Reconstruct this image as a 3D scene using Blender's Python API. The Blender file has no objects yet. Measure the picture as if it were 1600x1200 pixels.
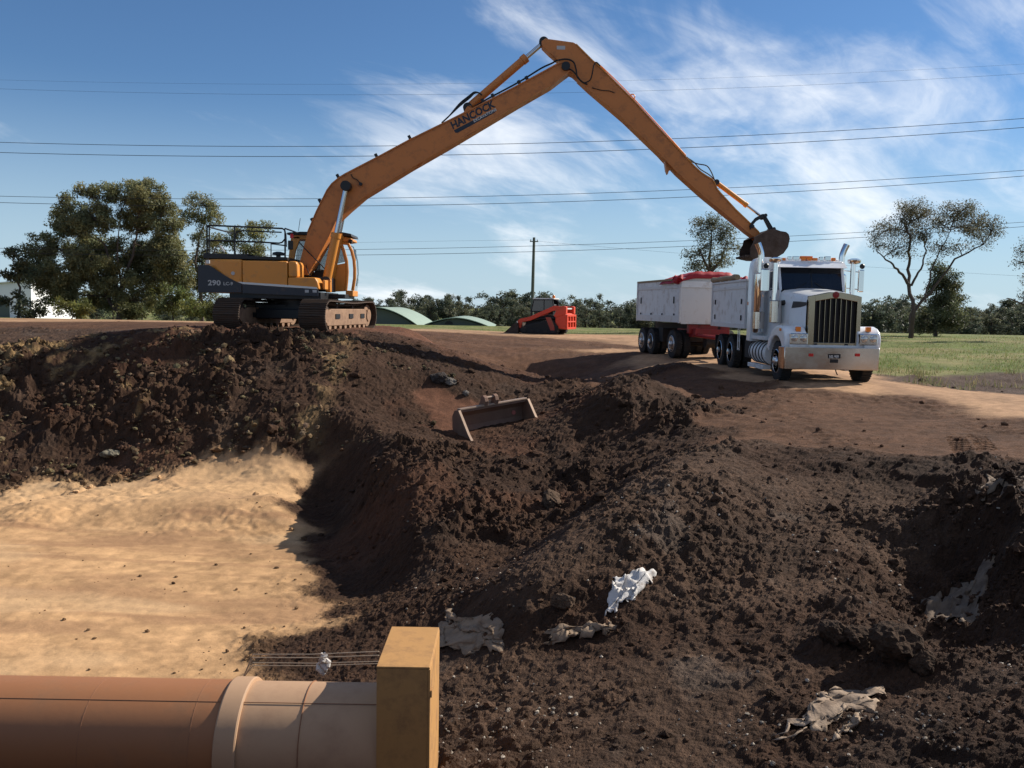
import bpy, math, random
import numpy as np
from mathutils import Vector, Matrix

# ---------------------------------------------------------------- camera, sky, sun
scene = bpy.context.scene
COL = scene.collection
FPX = 1358.0                       # focal length in pixels of the 1600 px wide photograph
CAM = Vector((0.0, 0.0, 2.2))
PITCH = math.radians(5.0)
ROLL = math.radians(1.0)
cam_data = bpy.data.cameras.new("camera")
cam = bpy.data.objects.new("camera", cam_data)
COL.objects.link(cam)
cam_data.sensor_width = 36.0
cam_data.lens = 36.0 * FPX / 1600.0
cam_data.clip_start = 0.05
cam_data.clip_end = 9000.0
CAM_M = Matrix.Rotation(math.radians(90) - PITCH, 3, 'X') @ Matrix.Rotation(ROLL, 3, 'Z')
cam.matrix_world = Matrix.Translation(CAM) @ CAM_M.to_4x4()
scene.camera = cam

SUN_DIR = Vector((0.74, 0.38, 0.56)).normalized()      # towards the sun: right, behind the scene
SUN_EL = math.asin(SUN_DIR.z)
SUN_ROT = math.atan2(SUN_DIR.x, SUN_DIR.y)
world = bpy.data.worlds.new("World")
scene.world = world
world.use_nodes = True
wn, wl = world.node_tree.nodes, world.node_tree.links
for n in list(wn):
    wn.remove(n)
w_out = wn.new("ShaderNodeOutputWorld")
w_bg = wn.new("ShaderNodeBackground")
w_bg.inputs["Strength"].default_value = 0.05
w_sky = wn.new("ShaderNodeTexSky")
w_sky.sky_type = 'NISHITA'
w_sky.sun_disc = False
w_sky.sun_elevation = SUN_EL
w_sky.sun_rotation = SUN_ROT
w_sky.air_density = 1.0
w_sky.dust_density = 0.0
w_sky.ozone_density = 1.5


def W(kind, **kw):
    n = wn.new(kind)
    for k, v in kw.items():
        setattr(n, k, v)
    return n


def wmath(op, a, b=None, c=None):
    n = wn.new("ShaderNodeMath")
    n.operation = op
    for i, v in enumerate((a, b, c)):
        if v is None:
            continue
        if isinstance(v, (int, float)):
            n.inputs[i].default_value = v
        else:
            wl.new(v, n.inputs[i])
    return n.outputs[0]


# high thin cirrus: a flat layer seen by direction / height, streaked by noise
tc = W("ShaderNodeTexCoord")
sep = W("ShaderNodeSeparateXYZ")
wl.new(tc.outputs["Generated"], sep.inputs[0])
zz = wmath('ADD', wmath('MAXIMUM', sep.outputs["Z"], 0.0), 0.28)
comb = W("ShaderNodeCombineXYZ")
wl.new(wmath('DIVIDE', sep.outputs["X"], zz), comb.inputs[0])
wl.new(wmath('DIVIDE', sep.outputs["Y"], zz), comb.inputs[1])


def cloud_noise(scale, rot, stretch, loc, detail, rough, dist):
    mp = W("ShaderNodeMapping")
    mp.vector_type = 'TEXTURE'
    mp.inputs["Location"].default_value = loc
    mp.inputs["Rotation"].default_value = (0, 0, math.radians(rot))
    mp.inputs["Scale"].default_value = stretch
    wl.new(comb.outputs[0], mp.inputs["Vector"])
    nz = W("ShaderNodeTexNoise")
    nz.inputs["Scale"].default_value = scale
    nz.inputs["Detail"].default_value = detail
    nz.inputs["Roughness"].default_value = rough
    nz.inputs["Distortion"].default_value = dist
    wl.new(mp.outputs[0], nz.inputs["Vector"])
    return nz.outputs["Fac"]


CL_A, CL_B = (14.0, 5.0, 3.1), (15.2, -1.7, 0.7)
n_big = cloud_noise(1.1, 50, (1.5, 1.0, 1), CL_A, 2.0, 0.5, 0.2)
n_mid = cloud_noise(2.6, 52, (1.5, 0.9, 1), CL_B, 8.0, 0.58, 0.6)
n_fine = cloud_noise(8.0, 40, (1.7, 0.8, 1), (0.3, 2.2, 5.7), 5.0, 0.62, 0.8)
cov = wmath('ADD', wmath('MULTIPLY', n_big, 1.20), wmath('MULTIPLY', n_mid, 0.85))
cov = wmath('ADD', cov, wmath('MULTIPLY', n_fine, 0.28))
mr = W("ShaderNodeMapRange")
mr.interpolation_type = 'SMOOTHSTEP'
mr.inputs["From Min"].default_value = 1.13
mr.inputs["From Max"].default_value = 1.57
mr.inputs["To Max"].default_value = 0.88
wl.new(cov, mr.inputs["Value"])
mixc = W("ShaderNodeMixRGB")
wl.new(mr.outputs[0], mixc.inputs["Fac"])
tint = W("ShaderNodeMixRGB", blend_type='MULTIPLY')
tint.inputs["Fac"].default_value = 1.0
tint.inputs["Color2"].default_value = (0.78, 1.08, 1.42, 1)
wl.new(w_sky.outputs[0], tint.inputs["Color1"])
# pale haze low over the horizon, the same all the way round
hz = W("ShaderNodeMapRange")
hz.interpolation_type = 'SMOOTHSTEP'
hz.inputs["From Min"].default_value = 0.24
hz.inputs["From Max"].default_value = -0.02
hz.inputs["To Max"].default_value = 0.80
wl.new(sep.outputs["Z"], hz.inputs["Value"])
hmix = W("ShaderNodeMixRGB")
wl.new(hz.outputs[0], hmix.inputs["Fac"])
wl.new(tint.outputs[0], hmix.inputs["Color1"])
hmix.inputs["Color2"].default_value = (7.6, 9.9, 11.9, 1)
wl.new(hmix.outputs[0], mixc.inputs["Color1"])
mixc.inputs["Color2"].default_value = (15.5, 16.0, 16.6, 1)
wl.new(mixc.outputs[0], w_bg.inputs["Color"])
wl.new(w_bg.outputs[0], w_out.inputs["Surface"])

sun_data = bpy.data.lights.new("sun", 'SUN')
sun_data.energy = 5.0
sun_data.angle = math.radians(0.53)
sun_data.color = (1.0, 0.93, 0.82)
sun = bpy.data.objects.new("sun", sun_data)
COL.objects.link(sun)
sun.rotation_euler = SUN_DIR.to_track_quat('Z', 'Y').to_euler()
sun.location = SUN_DIR * 60

vs = scene.view_settings
scene.display_settings.display_device = 'sRGB'
vs.view_transform = 'Standard'
vs.look = 'None'
vs.exposure = 0.48
vs.gamma = 1.0
vs.use_curve_mapping = False
scene.cycles.use_denoising = True
scene.cycles.max_bounces = 6
scene.cycles.diffuse_bounces = 1
scene.cycles.transparent_max_bounces = 8


def ray(px, py):
    """direction through a pixel of the 1600 x 1200 photograph"""
    v = CAM_M @ Vector(((px - 800) / FPX, -(py - 600) / FPX, -1.0))
    return v


def PY(px, py, Y):
    """the world point seen at a pixel, standing Y metres ahead"""
    v = ray(px, py)
    return CAM + v * ((Y - CAM.y) / v.y)


def PZ(px, py, z):
    v = ray(px, py)
    return CAM + v * ((z - CAM.z) / v.z)


def PX(px, py, X):
    v = ray(px, py)
    return CAM + v * ((X - CAM.x) / v.x)


# ---------------------------------------------------------------- materials
MATS = {}


def mat(name, color, rough=0.6, metal=0.0, spec=0.4, var=0.0, vscale=6.0, bump=0.0, bscale=30.0, dirt=None,
        dirt_amt=0.0, dirt_scale=2.0, coat=0.0, rvar=0.0):
    """a principled material with noise in colour, roughness, relief and a coat of dust or grime"""
    if name in MATS:
        return MATS[name]
    m = bpy.data.materials.new(name)
    m.use_nodes = True
    nt = m.node_tree
    b = nt.nodes["Principled BSDF"]
    b.inputs["Roughness"].default_value = rough
    b.inputs["Metallic"].default_value = metal
    b.inputs["Specular IOR Level"].default_value = spec
    if coat:
        b.inputs["Coat Weight"].default_value = coat
        b.inputs["Coat Roughness"].default_value = 0.15
    tcn = nt.nodes.new("ShaderNodeTexCoord")
    col_out = None
    c4 = (*color, 1.0)
    if var > 0 or dirt is not None or rvar > 0:
        nz = nt.nodes.new("ShaderNodeTexNoise")
        nz.inputs["Scale"].default_value = vscale
        nz.inputs["Detail"].default_value = 6
        nz.inputs["Roughness"].default_value = 0.62
        nt.links.new(tcn.outputs["Object"], nz.inputs["Vector"])
        mx = nt.nodes.new("ShaderNodeMixRGB")
        mx.inputs["Color1"].default_value = tuple(max(0, c * (1 - var)) for c in color) + (1,)
        mx.inputs["Color2"].default_value = tuple(min(1, c * (1 + var)) for c in color) + (1,)
        nt.links.new(nz.outputs["Fac"], mx.inputs["Fac"])
        col_out = mx.outputs[0]
        if dirt is not None:
            nd = nt.nodes.new("ShaderNodeTexNoise")
            nd.inputs["Scale"].default_value = dirt_scale
            nd.inputs["Detail"].default_value = 9
            nd.inputs["Roughness"].default_value = 0.7
            nt.links.new(tcn.outputs["Object"], nd.inputs["Vector"])
            rp = nt.nodes.new("ShaderNodeMapRange")
            rp.inputs["From Min"].default_value = 0.66 - 0.42 * dirt_amt
            rp.inputs["From Max"].default_value = 0.86 - 0.30 * dirt_amt
            nt.links.new(nd.outputs["Fac"], rp.inputs["Value"])
            m2 = nt.nodes.new("ShaderNodeMixRGB")
            nt.links.new(rp.outputs[0], m2.inputs["Fac"])
            nt.links.new(col_out, m2.inputs["Color1"])
            m2.inputs["Color2"].default_value = (*dirt, 1)
            col_out = m2.outputs[0]
            rr = nt.nodes.new("ShaderNodeMapRange")
            rr.inputs["To Min"].default_value = rough
            rr.inputs["To Max"].default_value = 0.9
            nt.links.new(rp.outputs[0], rr.inputs["Value"])
            nt.links.new(rr.outputs[0], b.inputs["Roughness"])
        elif rvar > 0:
            rr = nt.nodes.new("ShaderNodeMapRange")
            rr.inputs["To Min"].default_value = max(0.02, rough - rvar)
            rr.inputs["To Max"].default_value = min(1, rough + rvar)
            nt.links.new(nz.outputs["Fac"], rr.inputs["Value"])
            nt.links.new(rr.outputs[0], b.inputs["Roughness"])
        nt.links.new(col_out, b.inputs["Base Color"])
    else:
        b.inputs["Base Color"].default_value = c4
    if bump > 0:
        nb = nt.nodes.new("ShaderNodeTexNoise")
        nb.inputs["Scale"].default_value = bscale
        nb.inputs["Detail"].default_value = 5
        nt.links.new(tcn.outputs["Object"], nb.inputs["Vector"])
        bp = nt.nodes.new("ShaderNodeBump")
        bp.inputs["Strength"].default_value = bump
        bp.inputs["Distance"].default_value = 0.02
        nt.links.new(nb.outputs["Fac"], bp.inputs["Height"])
        nt.links.new(bp.outputs[0], b.inputs["Normal"])
    MATS[name] = m
    return m


# ---------------------------------------------------------------- mesh builder
class MB:
    """collects shapes; build() links them as one mesh object"""

    def __init__(s):
        s.v, s.f = [], []

    def add(s, verts, faces):
        o = len(s.v)
        s.v.extend([tuple(p) for p in verts])
        s.f.extend([tuple(i + o for i in f) for f in faces])
        return s

    def box(s, c, size, rot=None):
        hx, hy, hz = size[0] / 2, size[1] / 2, size[2] / 2
        vs_ = [Vector((x * hx, y * hy, z * hz)) for x in (-1, 1) for y in (-1, 1) for z in (-1, 1)]
        if rot is not None:
            vs_ = [rot @ p for p in vs_]
        c = Vector(c)
        return s.add([p + c for p in vs_],
                     [(0, 1, 3, 2), (4, 6, 7, 5), (0, 4, 5, 1), (2, 3, 7, 6), (0, 2, 6, 4), (1, 5, 7, 3)])

    def bx(s, x0, x1, y0, y1, z0, z1):
        return s.box(((x0 + x1) / 2, (y0 + y1) / 2, (z0 + z1) / 2), (abs(x1 - x0), abs(y1 - y0), abs(z1 - z0)))

    def prism(s, poly, off):
        """polygon of 3-D points pushed along off"""
        n = len(poly)
        off = Vector(off)
        a = [Vector(p) for p in poly]
        vs_ = a + [p + off for p in a]
        fs = [tuple(range(n)), tuple(range(2 * n - 1, n - 1, -1))]
        fs += [(i, i + n, (i + 1) % n + n, (i + 1) % n) for i in range(n)]
        return s.add(vs_, fs)

    def xz(s, poly, y0, y1):
        return s.prism([(p[0], y0, p[1]) for p in poly], (0, y1 - y0, 0))

    def yz(s, poly, x0, x1):
        return s.prism([(x0, p[0], p[1]) for p in poly], (x1 - x0, 0, 0))

    def cyl(s, p0, p1, r0, r1=None, n=16, caps=True):
        r1 = r0 if r1 is None else r1
        p0, p1 = Vector(p0), Vector(p1)
        d = (p1 - p0).normalized()
        a = d.orthogonal().normalized()
        b = d.cross(a)
        vs_ = []
        for p, r in ((p0, r0), (p1, r1)):
            for i in range(n):
                t = 2 * math.pi * i / n
                vs_.append(p + a * (r * math.cos(t)) + b * (r * math.sin(t)))
        fs = [(i, (i + 1) % n, (i + 1) % n + n, i + n) for i in range(n)]
        if caps:
            fs += [tuple(range(n - 1, -1, -1)), tuple(range(n, 2 * n))]
        return s.add(vs_, fs)

    def tube(s, pts, r, n=8, closed=False):
        """a round bar through points (r: number or list)"""
        pts = [Vector(p) for p in pts]
        m = len(pts)
        rs = r if isinstance(r, (list, tuple)) else [r] * m
        vs_ = []
        up = None
        for i, p in enumerate(pts):
            if closed:
                d = pts[(i + 1) % m] - pts[i - 1]
            else:
                d = pts[min(i + 1, m - 1)] - pts[max(i - 1, 0)]
            d = d.normalized() if d.length > 1e-9 else Vector((0, 0, 1))
            if up is None:
                up = d.orthogonal().normalized()
            a = (up - d * up.dot(d))
            a = a.normalized() if a.length > 1e-6 else d.orthogonal().normalized()
            up = a
            b = d.cross(a)
            for k in range(n):
                t = 2 * math.pi * k / n
                vs_.append(p + a * (rs[i] * math.cos(t)) + b * (rs[i] * math.sin(t)))
        fs = []
        for i in range(m if closed else m - 1):
            j = (i + 1) % m
            for k in range(n):
                k2 = (k + 1) % n
                fs.append((i * n + k, i * n + k2, j * n + k2, j * n + k))
        if not closed:
            fs += [tuple(range(n - 1, -1, -1)), tuple(range((m - 1) * n, m * n))]
        return s.add(vs_, fs)

    def lathe(s, prof, origin, axis, n=20):
        """profile of (radius, along) turned about an axis"""
        o, d = Vector(origin), Vector(axis).normalized()
        a = d.orthogonal().normalized()
        b = d.cross(a)
        vs_, fs = [], []
        for r, h in prof:
            for k in range(n):
                t = 2 * math.pi * k / n
                vs_.append(o + d * h + a * (r * math.cos(t)) + b * (r * math.sin(t)))
        for i in range(len(prof) - 1):
            for k in range(n):
                k2 = (k + 1) % n
                fs.append((i * n + k, i * n + k2, (i + 1) * n + k2, (i + 1) * n + k))
        fs.append(tuple(range(n - 1, -1, -1)))
        fs.append(tuple(range((len(prof) - 1) * n, len(prof) * n)))
        return s.add(vs_, fs)

    def grid(s, P, closed_u=False):
        """rows of points joined into a sheet"""
        R, C = len(P), len(P[0])
        vs_ = [p for row in P for p in row]
        fs = []
        for i in range(R - 1):
            for j in range(C if closed_u else C - 1):
                k = (j + 1) % C
                fs.append((i * C + j, i * C + k, (i + 1) * C + k, (i + 1) * C + j))
        return s.add(vs_, fs)

    def build(s, name, material, parent=None, bevel=0.0, smooth=False, label=None, seg=2, sharp=40):
        me = bpy.data.meshes.new(name)
        off = Vector((0, 0, 0))
        if parent is not None:
            off = Vector(parent.get("_org", (0, 0, 0)))
        me.from_pydata([tuple(Vector(p) - off) for p in s.v], [], s.f)
        me.update()
        fix_normals(me)
        if smooth:
            me.polygons.foreach_set("use_smooth", [True] * len(me.polygons))
            me.set_sharp_from_angle(angle=math.radians(sharp))
        me.materials.append(material)
        o = bpy.data.objects.new(name, me)
        COL.objects.link(o)
        if parent is not None:
            o.parent = parent
            o["_org"] = tuple(off)
        if bevel > 0:
            md = o.modifiers.new("edge", 'BEVEL')
            md.width = bevel
            md.segments = seg
            md.limit_method = 'ANGLE'
            md.angle_limit = math.radians(35)
        if label:
            o["label"] = label
        return o


import bmesh


def fix_normals(me):
    bm = bmesh.new()
    bm.from_mesh(me)
    bmesh.ops.recalc_face_normals(bm, faces=bm.faces)
    bm.to_mesh(me)
    bm.free()


def thing(name, label, cat, loc, group=None):
    o = bpy.data.objects.new(name, None)
    o.empty_display_size = 0.2
    COL.objects.link(o)
    o.location = loc
    o["_org"] = tuple(loc)
    tag(o, label, cat, group)
    return o


def tag(o, label, cat, group=None, kind=None):
    if label:
        o["label"] = label
    if cat:
        o["category"] = cat
    if group:
        o["group"] = group
    if kind:
        o["kind"] = kind
    return o


def copy_tree(o, parent=None):
    c = o.copy()
    COL.objects.link(c)
    c.parent = parent
    for ch in list(o.children):
        copy_tree(ch, c)
    return c


def np_mesh(name, V, F, material, smooth=True):
    """fast mesh from numpy: V (n,3), F (m,3) or (m,4)"""
    me = bpy.data.meshes.new(name)
    V = np.ascontiguousarray(V, dtype=np.float32)
    F = np.ascontiguousarray(F, dtype=np.int32)
    me.vertices.add(len(V))
    me.vertices.foreach_set("co", V.ravel())
    k = F.shape[1]
    me.loops.add(F.size)
    me.loops.foreach_set("vertex_index", F.ravel())
    me.polygons.add(len(F))
    me.polygons.foreach_set("loop_start", np.arange(0, F.size, k, dtype=np.int32))
    me.polygons.foreach_set("use_smooth", np.full(len(F), smooth, dtype=bool))
    me.update(calc_edges=True)
    me.materials.append(material)
    return me


def text_obj(name, body, size, M, material, parent, extrude=0.002, shear=0.0, align='LEFT', spacing=1.0, sx=1.0, bold=0.0):
    """lettering turned into a mesh part; M places its own x/y plane in the world"""
    cu = bpy.data.curves.new(name, 'FONT')
    cu.body = body
    cu.size = size
    cu.extrude = extrude
    cu.shear = shear
    cu.align_x = align
    cu.space_character = spacing
    cu.offset = bold
    cu.resolution_u = 2
    tmp = bpy.data.objects.new(name + "_tmp", cu)
    COL.objects.link(tmp)
    dg = bpy.context.evaluated_depsgraph_get()
    me = bpy.data.meshes.new_from_object(tmp.evaluated_get(dg))
    bpy.data.objects.remove(tmp)
    bpy.data.curves.remove(cu)
    T = Matrix.Translation(-Vector(parent["_org"])) @ M @ Matrix.Diagonal((sx, 1, 1, 1))
    me.transform(T)
    me.materials.clear()
    me.materials.append(material)
    o = bpy.data.objects.new(name, me)
    COL.objects.link(o)
    o.parent = parent
    return o
# ---------------------------------------------------------------- ground: height from surveyed points + noise
def _hash(ix, iy, seed):
    h = (ix.astype(np.int64) * 374761393 + iy.astype(np.int64) * 668265263 + seed * 1442695041) & 0xFFFFFFFF
    h = ((h ^ (h >> 13)) * 1274126177) & 0xFFFFFFFF
    h = ((h ^ (h >> 15)) * 2246822519) & 0xFFFFFFFF
    return ((h ^ (h >> 16)) & 0xFFFFFF).astype(np.float64) / float(0x1000000)


def vnoise(x, y, seed=0):
    ix, iy = np.floor(x), np.floor(y)
    fx, fy = x - ix, y - iy
    fx = fx * fx * fx * (fx * (fx * 6 - 15) + 10)
    fy = fy * fy * fy * (fy * (fy * 6 - 15) + 10)
    a, b = _hash(ix, iy, seed), _hash(ix + 1, iy, seed)
    c, d = _hash(ix, iy + 1, seed), _hash(ix + 1, iy + 1, seed)
    return (a + (b - a) * fx) * (1 - fy) + (c + (d - c) * fx) * fy


def fbm(x, y, octv=5, seed=0, gain=0.5):
    s, a, t = 0.0, 1.0, 0.0
    for o in range(octv):
        s = s + a * (vnoise(x, y, seed + o * 17) - 0.5)
        t += a
        a *= gain
        x, y = x * 2.03 + 5.1, y * 2.03 - 3.7
    return s / t * 2.0


def clodfield(x, y, scale, seed, fill=0.75):
    """angular lumps, one per cell: returns height 0..1 (times about 0.5 of the cell size)"""
    u, v = x / scale, y / scale
    u, v = u + 0.25 * fbm(u * 1.7, v * 1.7, 1, seed + 91), v + 0.25 * fbm(u * 1.7 + 9, v * 1.7, 1, seed + 95)
    iu, iv = np.floor(u), np.floor(v)
    fu, fv = (u - iu).astype(np.float32), (v - iv).astype(np.float32)
    h = np.zeros_like(fu)
    for di in (-1, 0, 1):
        for dj in (-1, 0, 1):
            a, b = iu + di, iv + dj
            h1 = _hash(a, b, seed).astype(np.float32)
            h2 = (h1 * 57.31) % 1.0
            h3 = (h1 * 913.7) % 1.0
            h4 = (h1 * 7177.3) % 1.0
            dx = fu - (di + 0.15 + 0.7 * h2)
            dy = fv - (dj + 0.15 + 0.7 * h3)
            r = 0.30 + 0.42 * h4 * np.sqrt(h4)
            th = h1 * 6.2832
            sel = (h1 < fill) & (dx * dx + dy * dy < r * r * 1.7)
            dx, dy, r, th = dx[sel], dy[sel], r[sel], th[sel]
            p = np.zeros_like(dx)
            for k in range(5):
                t = th + np.float32(k * 1.2566) + 0.5 * np.sin(th * 7 + np.float32(k * 2.1))
                p = np.maximum(p, (dx * np.cos(t) + dy * np.sin(t)) / r)
            tilt = (dx * np.cos(th * 3) + dy * np.sin(th * 3)) / r
            hh = np.minimum((1 - p) * 1.9, 0.75 + 0.35 * tilt) * r * 1.25
            h[sel] = np.maximum(h[sel], hh)
    return h.astype(float)


# survey points: (px, py, distance or z, class, roughness); class letters:
# S sand, K dark clay, B graded brown, R red brown, T tan track, G grass, D bare dark field, Y grey brown
CTRL = []


def cz(px, py, z, cls, rough):
    p = PZ(px, py, z)
    CTRL.append((p.x, p.y, p.z, cls, rough))


def cd(px, py, d, cls, rough):
    p = PY(px, py, d)
    CTRL.append((p.x, p.y, p.z, cls, rough))


def cw(x, y, z, cls, rough):
    CTRL.append((x, y, z, cls, rough))


FLOOR = -1.7
for a in ((0, 1050), (200, 1050), (380, 1045), (0, 1000), (150, 990), (300, 1000), (0, 940), (250, 950), (400, 940), (480, 950),
          (0, 880), (150, 890), (300, 880), (420, 890), (480, 900), (0, 840), (150, 845), (300, 845), (450, 850), (470, 880)):
    cz(*a, FLOOR, 'S', 0.10)
for a in ((0, 800, -1.62), (100, 812, -1.66), (200, 815, -1.66), (300, 812, -1.6), (400, 812, -1.6), (470, 815, -1.6),
          (60, 785, -1.45), (200, 788, -1.45), (330, 782, -1.38), (440, 785, -1.35)):
    cz(*a, 'S', 0.18)
for a in ((200, 758, 17.3), (330, 742, 17.7), (400, 735, 17.8), (445, 720, 17.9)):
    cd(*a, 'S', 0.17)
cd(60, 768, 17.1, 'S', 0.15)
for a in ((0, 740, 17.7), (100, 735, 17.9), (190, 725, 18.2), (300, 705, 18.5), (400, 690, 18.6), (465, 670, 18.8), (0, 690, 18.6),
          (100, 680, 18.9), (250, 670, 19.0), (400, 645, 19.4), (480, 620, 19.8), (50, 640, 19.6), (200, 610, 20.3), (350, 595, 20.6),
          (480, 570, 21.0), (0, 590, 20.6), (80, 553, 21.8), (160, 522, 23.2), (230, 524, 23.0), (300, 528, 22.6), (420, 533, 22.4),
          (500, 530, 22.6), (560, 532, 23.0)):
    cd(*a, 'K', 1.0)
# the pad under the excavator
for a in ((-10.5, 25.5), (-10.5, 29), (-10, 33), (-6.5, 33), (-3.6, 31), (-3.6, 28), (-3.9, 25.5), (-6.6, 27), (-8, 24.4), (-5.5, 24.3),
          (-8.5, 30), (-5.0, 30)):
    cw(*a, 1.40, 'R', 0.22)
# low ground and far bench at the left
for a in ((20, 565, 28), (70, 535, 33), (10, 545, 33), (110, 525, 37), (0, 520, 40)):
    cd(*a, 'Y', 0.3)
for a in ((0, 508, 46), (150, 506, 43), (250, 507, 42), (330, 507, 44)):
    cd(*a, 'B', 0.2)
for a in ((0, 499, 54), (150, 500, 54), (320, 502, 54), (-200, 498, 54)):
    cd(*a, 'T', 0.06)
# right flank of the excavator mound
for a in ((590, 520, 24.8), (640, 535, 24.2), (700, 562, 23.4), (760, 600, 22.7), (820, 636, 22.0), (610, 545, 23.0), (660, 575, 22.5), (560, 560, 21.8)):
    cd(*a, 'K', 0.75)
for a in ((690, 624, 21.3), (725, 640, 21.0), (690, 650, 20.3)):
    cd(*a, 'R', 0.25)
for a in ((640, 600, 21.5), (620, 640, 20.3), (650, 660, 20.0), (750, 625, 21.6), (720, 600, 22.0)):
    cd(*a, 'K', 0.7)
for a in ((560, 620, 20.2), (540, 650, 18.9), (600, 670, 18.8), (680, 680, 19.0)):
    cd(*a, 'K', 0.8)
cd(725, 700, 18.8, 'K', 0.5)
cd(790, 690, 18.8, 'K', 0.6)
cd(850, 660, 20.0, 'K', 0.7)
cd(780, 655, 20.8, 'K', 0.4)
# graded ramp beyond the pit
for a in ((620, 522, 42), (700, 527, 43), (800, 533, 43), (900, 537, 42), (960, 542, 41), (650, 538, 34), (700, 548, 36), (760, 570, 34),
          (850, 562, 36), (830, 598, 34), (900, 572, 35), (780, 602, 30), (850, 622, 30), (950, 562, 36), (990, 552, 37), (930, 590, 31), (720, 575, 30)):
    cd(*a, 'B', 0.22)
# dirt track
for a in ((620, 514, 58), (760, 518, 54), (900, 526, 48), (1000, 538, 43)):
    cd(*a, 'T', 0.06)
for a in ((8.2, 22), (8.2, 25), (8.2, 28), (8.0, 31), (7.3, 34), (6.6, 38), (9.6, 23), (9.6, 27), (9.4, 31), (6.9, 24), (6.9, 28), (6.6, 31),
          (5.6, 35), (4.9, 38), (8.5, 34), (8.0, 38)):
    cw(*a, 0.40, 'T', 0.10)
for a in ((1400, 606, 0.34), (1500, 622, 0.28), (1600, 640, 0.24), (1700, 655, 0.22)):
    cz(*a, 'T', 0.08)
# spoil pile in the middle and the hollow behind it
for a in ((985, 592, 20.6), (940, 607, 20.5), (900, 640, 20.0), (1035, 616, 20.3), (1075, 642, 19.5), (960, 640, 19.0), (900, 690, 18.2),
          (1000, 665, 18.3), (850, 720, 17.2), (950, 710, 17.0), (1040, 690, 16.8)):
    cd(*a, 'K', 1.0)
cd(985, 586, 20.5, 'K', 0.9)
for a in ((1110, 625, 20.8), (1040, 600, 23.0), (1130, 600, 23.0), (990, 590, 26.0), (1180, 620, 20.5), (1060, 585, 26)):
    cd(*a, 'B', 0.35)
cd(1045, 572, 26.5, 'K', 0.7)
# bench at the right
for a in ((1150, 655, 0.02), (1250, 650, 0.06), (1400, 650, 0.08), (1550, 668, 0.05), (1250, 690, -0.08), (1450, 700, -0.06), (1590, 705, -0.02),
          (1150, 690, -0.14), (1280, 622, 0.22), (1420, 630, 0.18), (1330, 670, 0.0)):
    cz(*a, 'B', 0.21)
for a in ((1200, 712, -0.14), (1300, 722, -0.12), (1450, 735, -0.12), (1600, 750, -0.08)):
    cz(*a, 'K', 0.4)
# crest of the right-hand ground mass and the foot of its left-facing side
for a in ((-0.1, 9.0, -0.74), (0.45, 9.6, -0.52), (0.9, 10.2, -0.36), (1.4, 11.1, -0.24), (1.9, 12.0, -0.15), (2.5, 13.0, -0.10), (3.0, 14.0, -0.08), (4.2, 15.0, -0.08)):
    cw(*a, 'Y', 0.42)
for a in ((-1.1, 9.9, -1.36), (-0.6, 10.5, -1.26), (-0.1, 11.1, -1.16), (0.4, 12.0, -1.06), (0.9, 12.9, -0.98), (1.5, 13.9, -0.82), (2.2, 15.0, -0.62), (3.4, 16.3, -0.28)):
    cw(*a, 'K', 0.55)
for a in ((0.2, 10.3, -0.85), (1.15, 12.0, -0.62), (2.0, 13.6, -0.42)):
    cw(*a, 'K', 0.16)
for a in ((1330, 775, -0.42), (1450, 790, -0.40), (1600, 800, -0.26), (1200, 800, -0.40), (1200, 870, -0.62), (1380, 860, -0.62), (1080, 850, -0.50), (1100, 930, -0.78), (1280, 930, -0.80)):
    cz(*a, 'Y', 0.50)
for a in ((4.5, 8.8, -0.98), (4.2, 8.0, -1.0), (4.8, 9.6, -0.85)):
    cw(*a, 'K', 0.7)
for a in ((5.6, 9.0, 0.0), (5.3, 8.0, -0.12), (6.0, 10.0, 0.08), (5.7, 7.0, -0.25), (6.2, 11, 0.05)):
    cw(*a, 'K', 0.9)
for a in ((3.5, 8.3, -0.62), (3.8, 9.6, -0.56), (3.4, 7.4, -0.72)):
    cw(*a, 'K', 0.8)
for a in ((760, 990, -1.22), (900, 985, -1.0), (1000, 1000, -0.95), (1180, 1020, -0.86)):
    cz(*a, 'K', 0.38)
for a in ((720, 1050, -1.30), (800, 1060, -1.24), (900, 1080, -1.12), (1100, 1100, -0.98), (750, 1180, -1.25), (1000, 1190, -1.08), (1150, 1060, -0.92), (1050, 1040, -0.98)):
    cz(*a, 'Y', 0.30)
for a in ((1590, 1090, -0.55), (1300, 1120, -0.92), (1550, 1140, -0.68), (1300, 1190, -0.9), (1590, 1190, -0.6), (1420, 1180, -0.82)):
    cz(*a, 'K', 0.45)
# loose fill in the pit, and wall shade coloured onto the sand floor beside it
for a in ((600, 720, -0.70), (700, 740, -0.82), (800, 745, -0.76), (650, 820, -1.02), (750, 830, -1.10),
          (850, 760, -0.9), (680, 900, -1.25), (640, 950, -1.36)):
    cz(*a, 'K', 0.9)
for a in ((440, 735, -1.2), (442, 770, -1.5), (448, 830, -1.68), (462, 900, -1.70), (488, 940, -1.70), (495, 972, -1.68)):
    cz(*a, 'S', 0.25)
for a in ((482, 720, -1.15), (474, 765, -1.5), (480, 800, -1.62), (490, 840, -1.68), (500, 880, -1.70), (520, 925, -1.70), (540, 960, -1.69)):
    cz(*a, 'K', 0.5)  # clay colour on the floor stands in for the wall's shadow
WALL = ((17.2, -3.30, -0.55), (16.5, -3.2, -0.58), (15.8, -3.06, -0.62), (15.1, -2.88, -0.66), (14.4, -2.64, -0.72), (13.7, -2.40, -0.80), (13.0, -2.15, -0.86), (12.3, -1.92, -0.94), (11.6, -1.70, -1.05))
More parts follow.
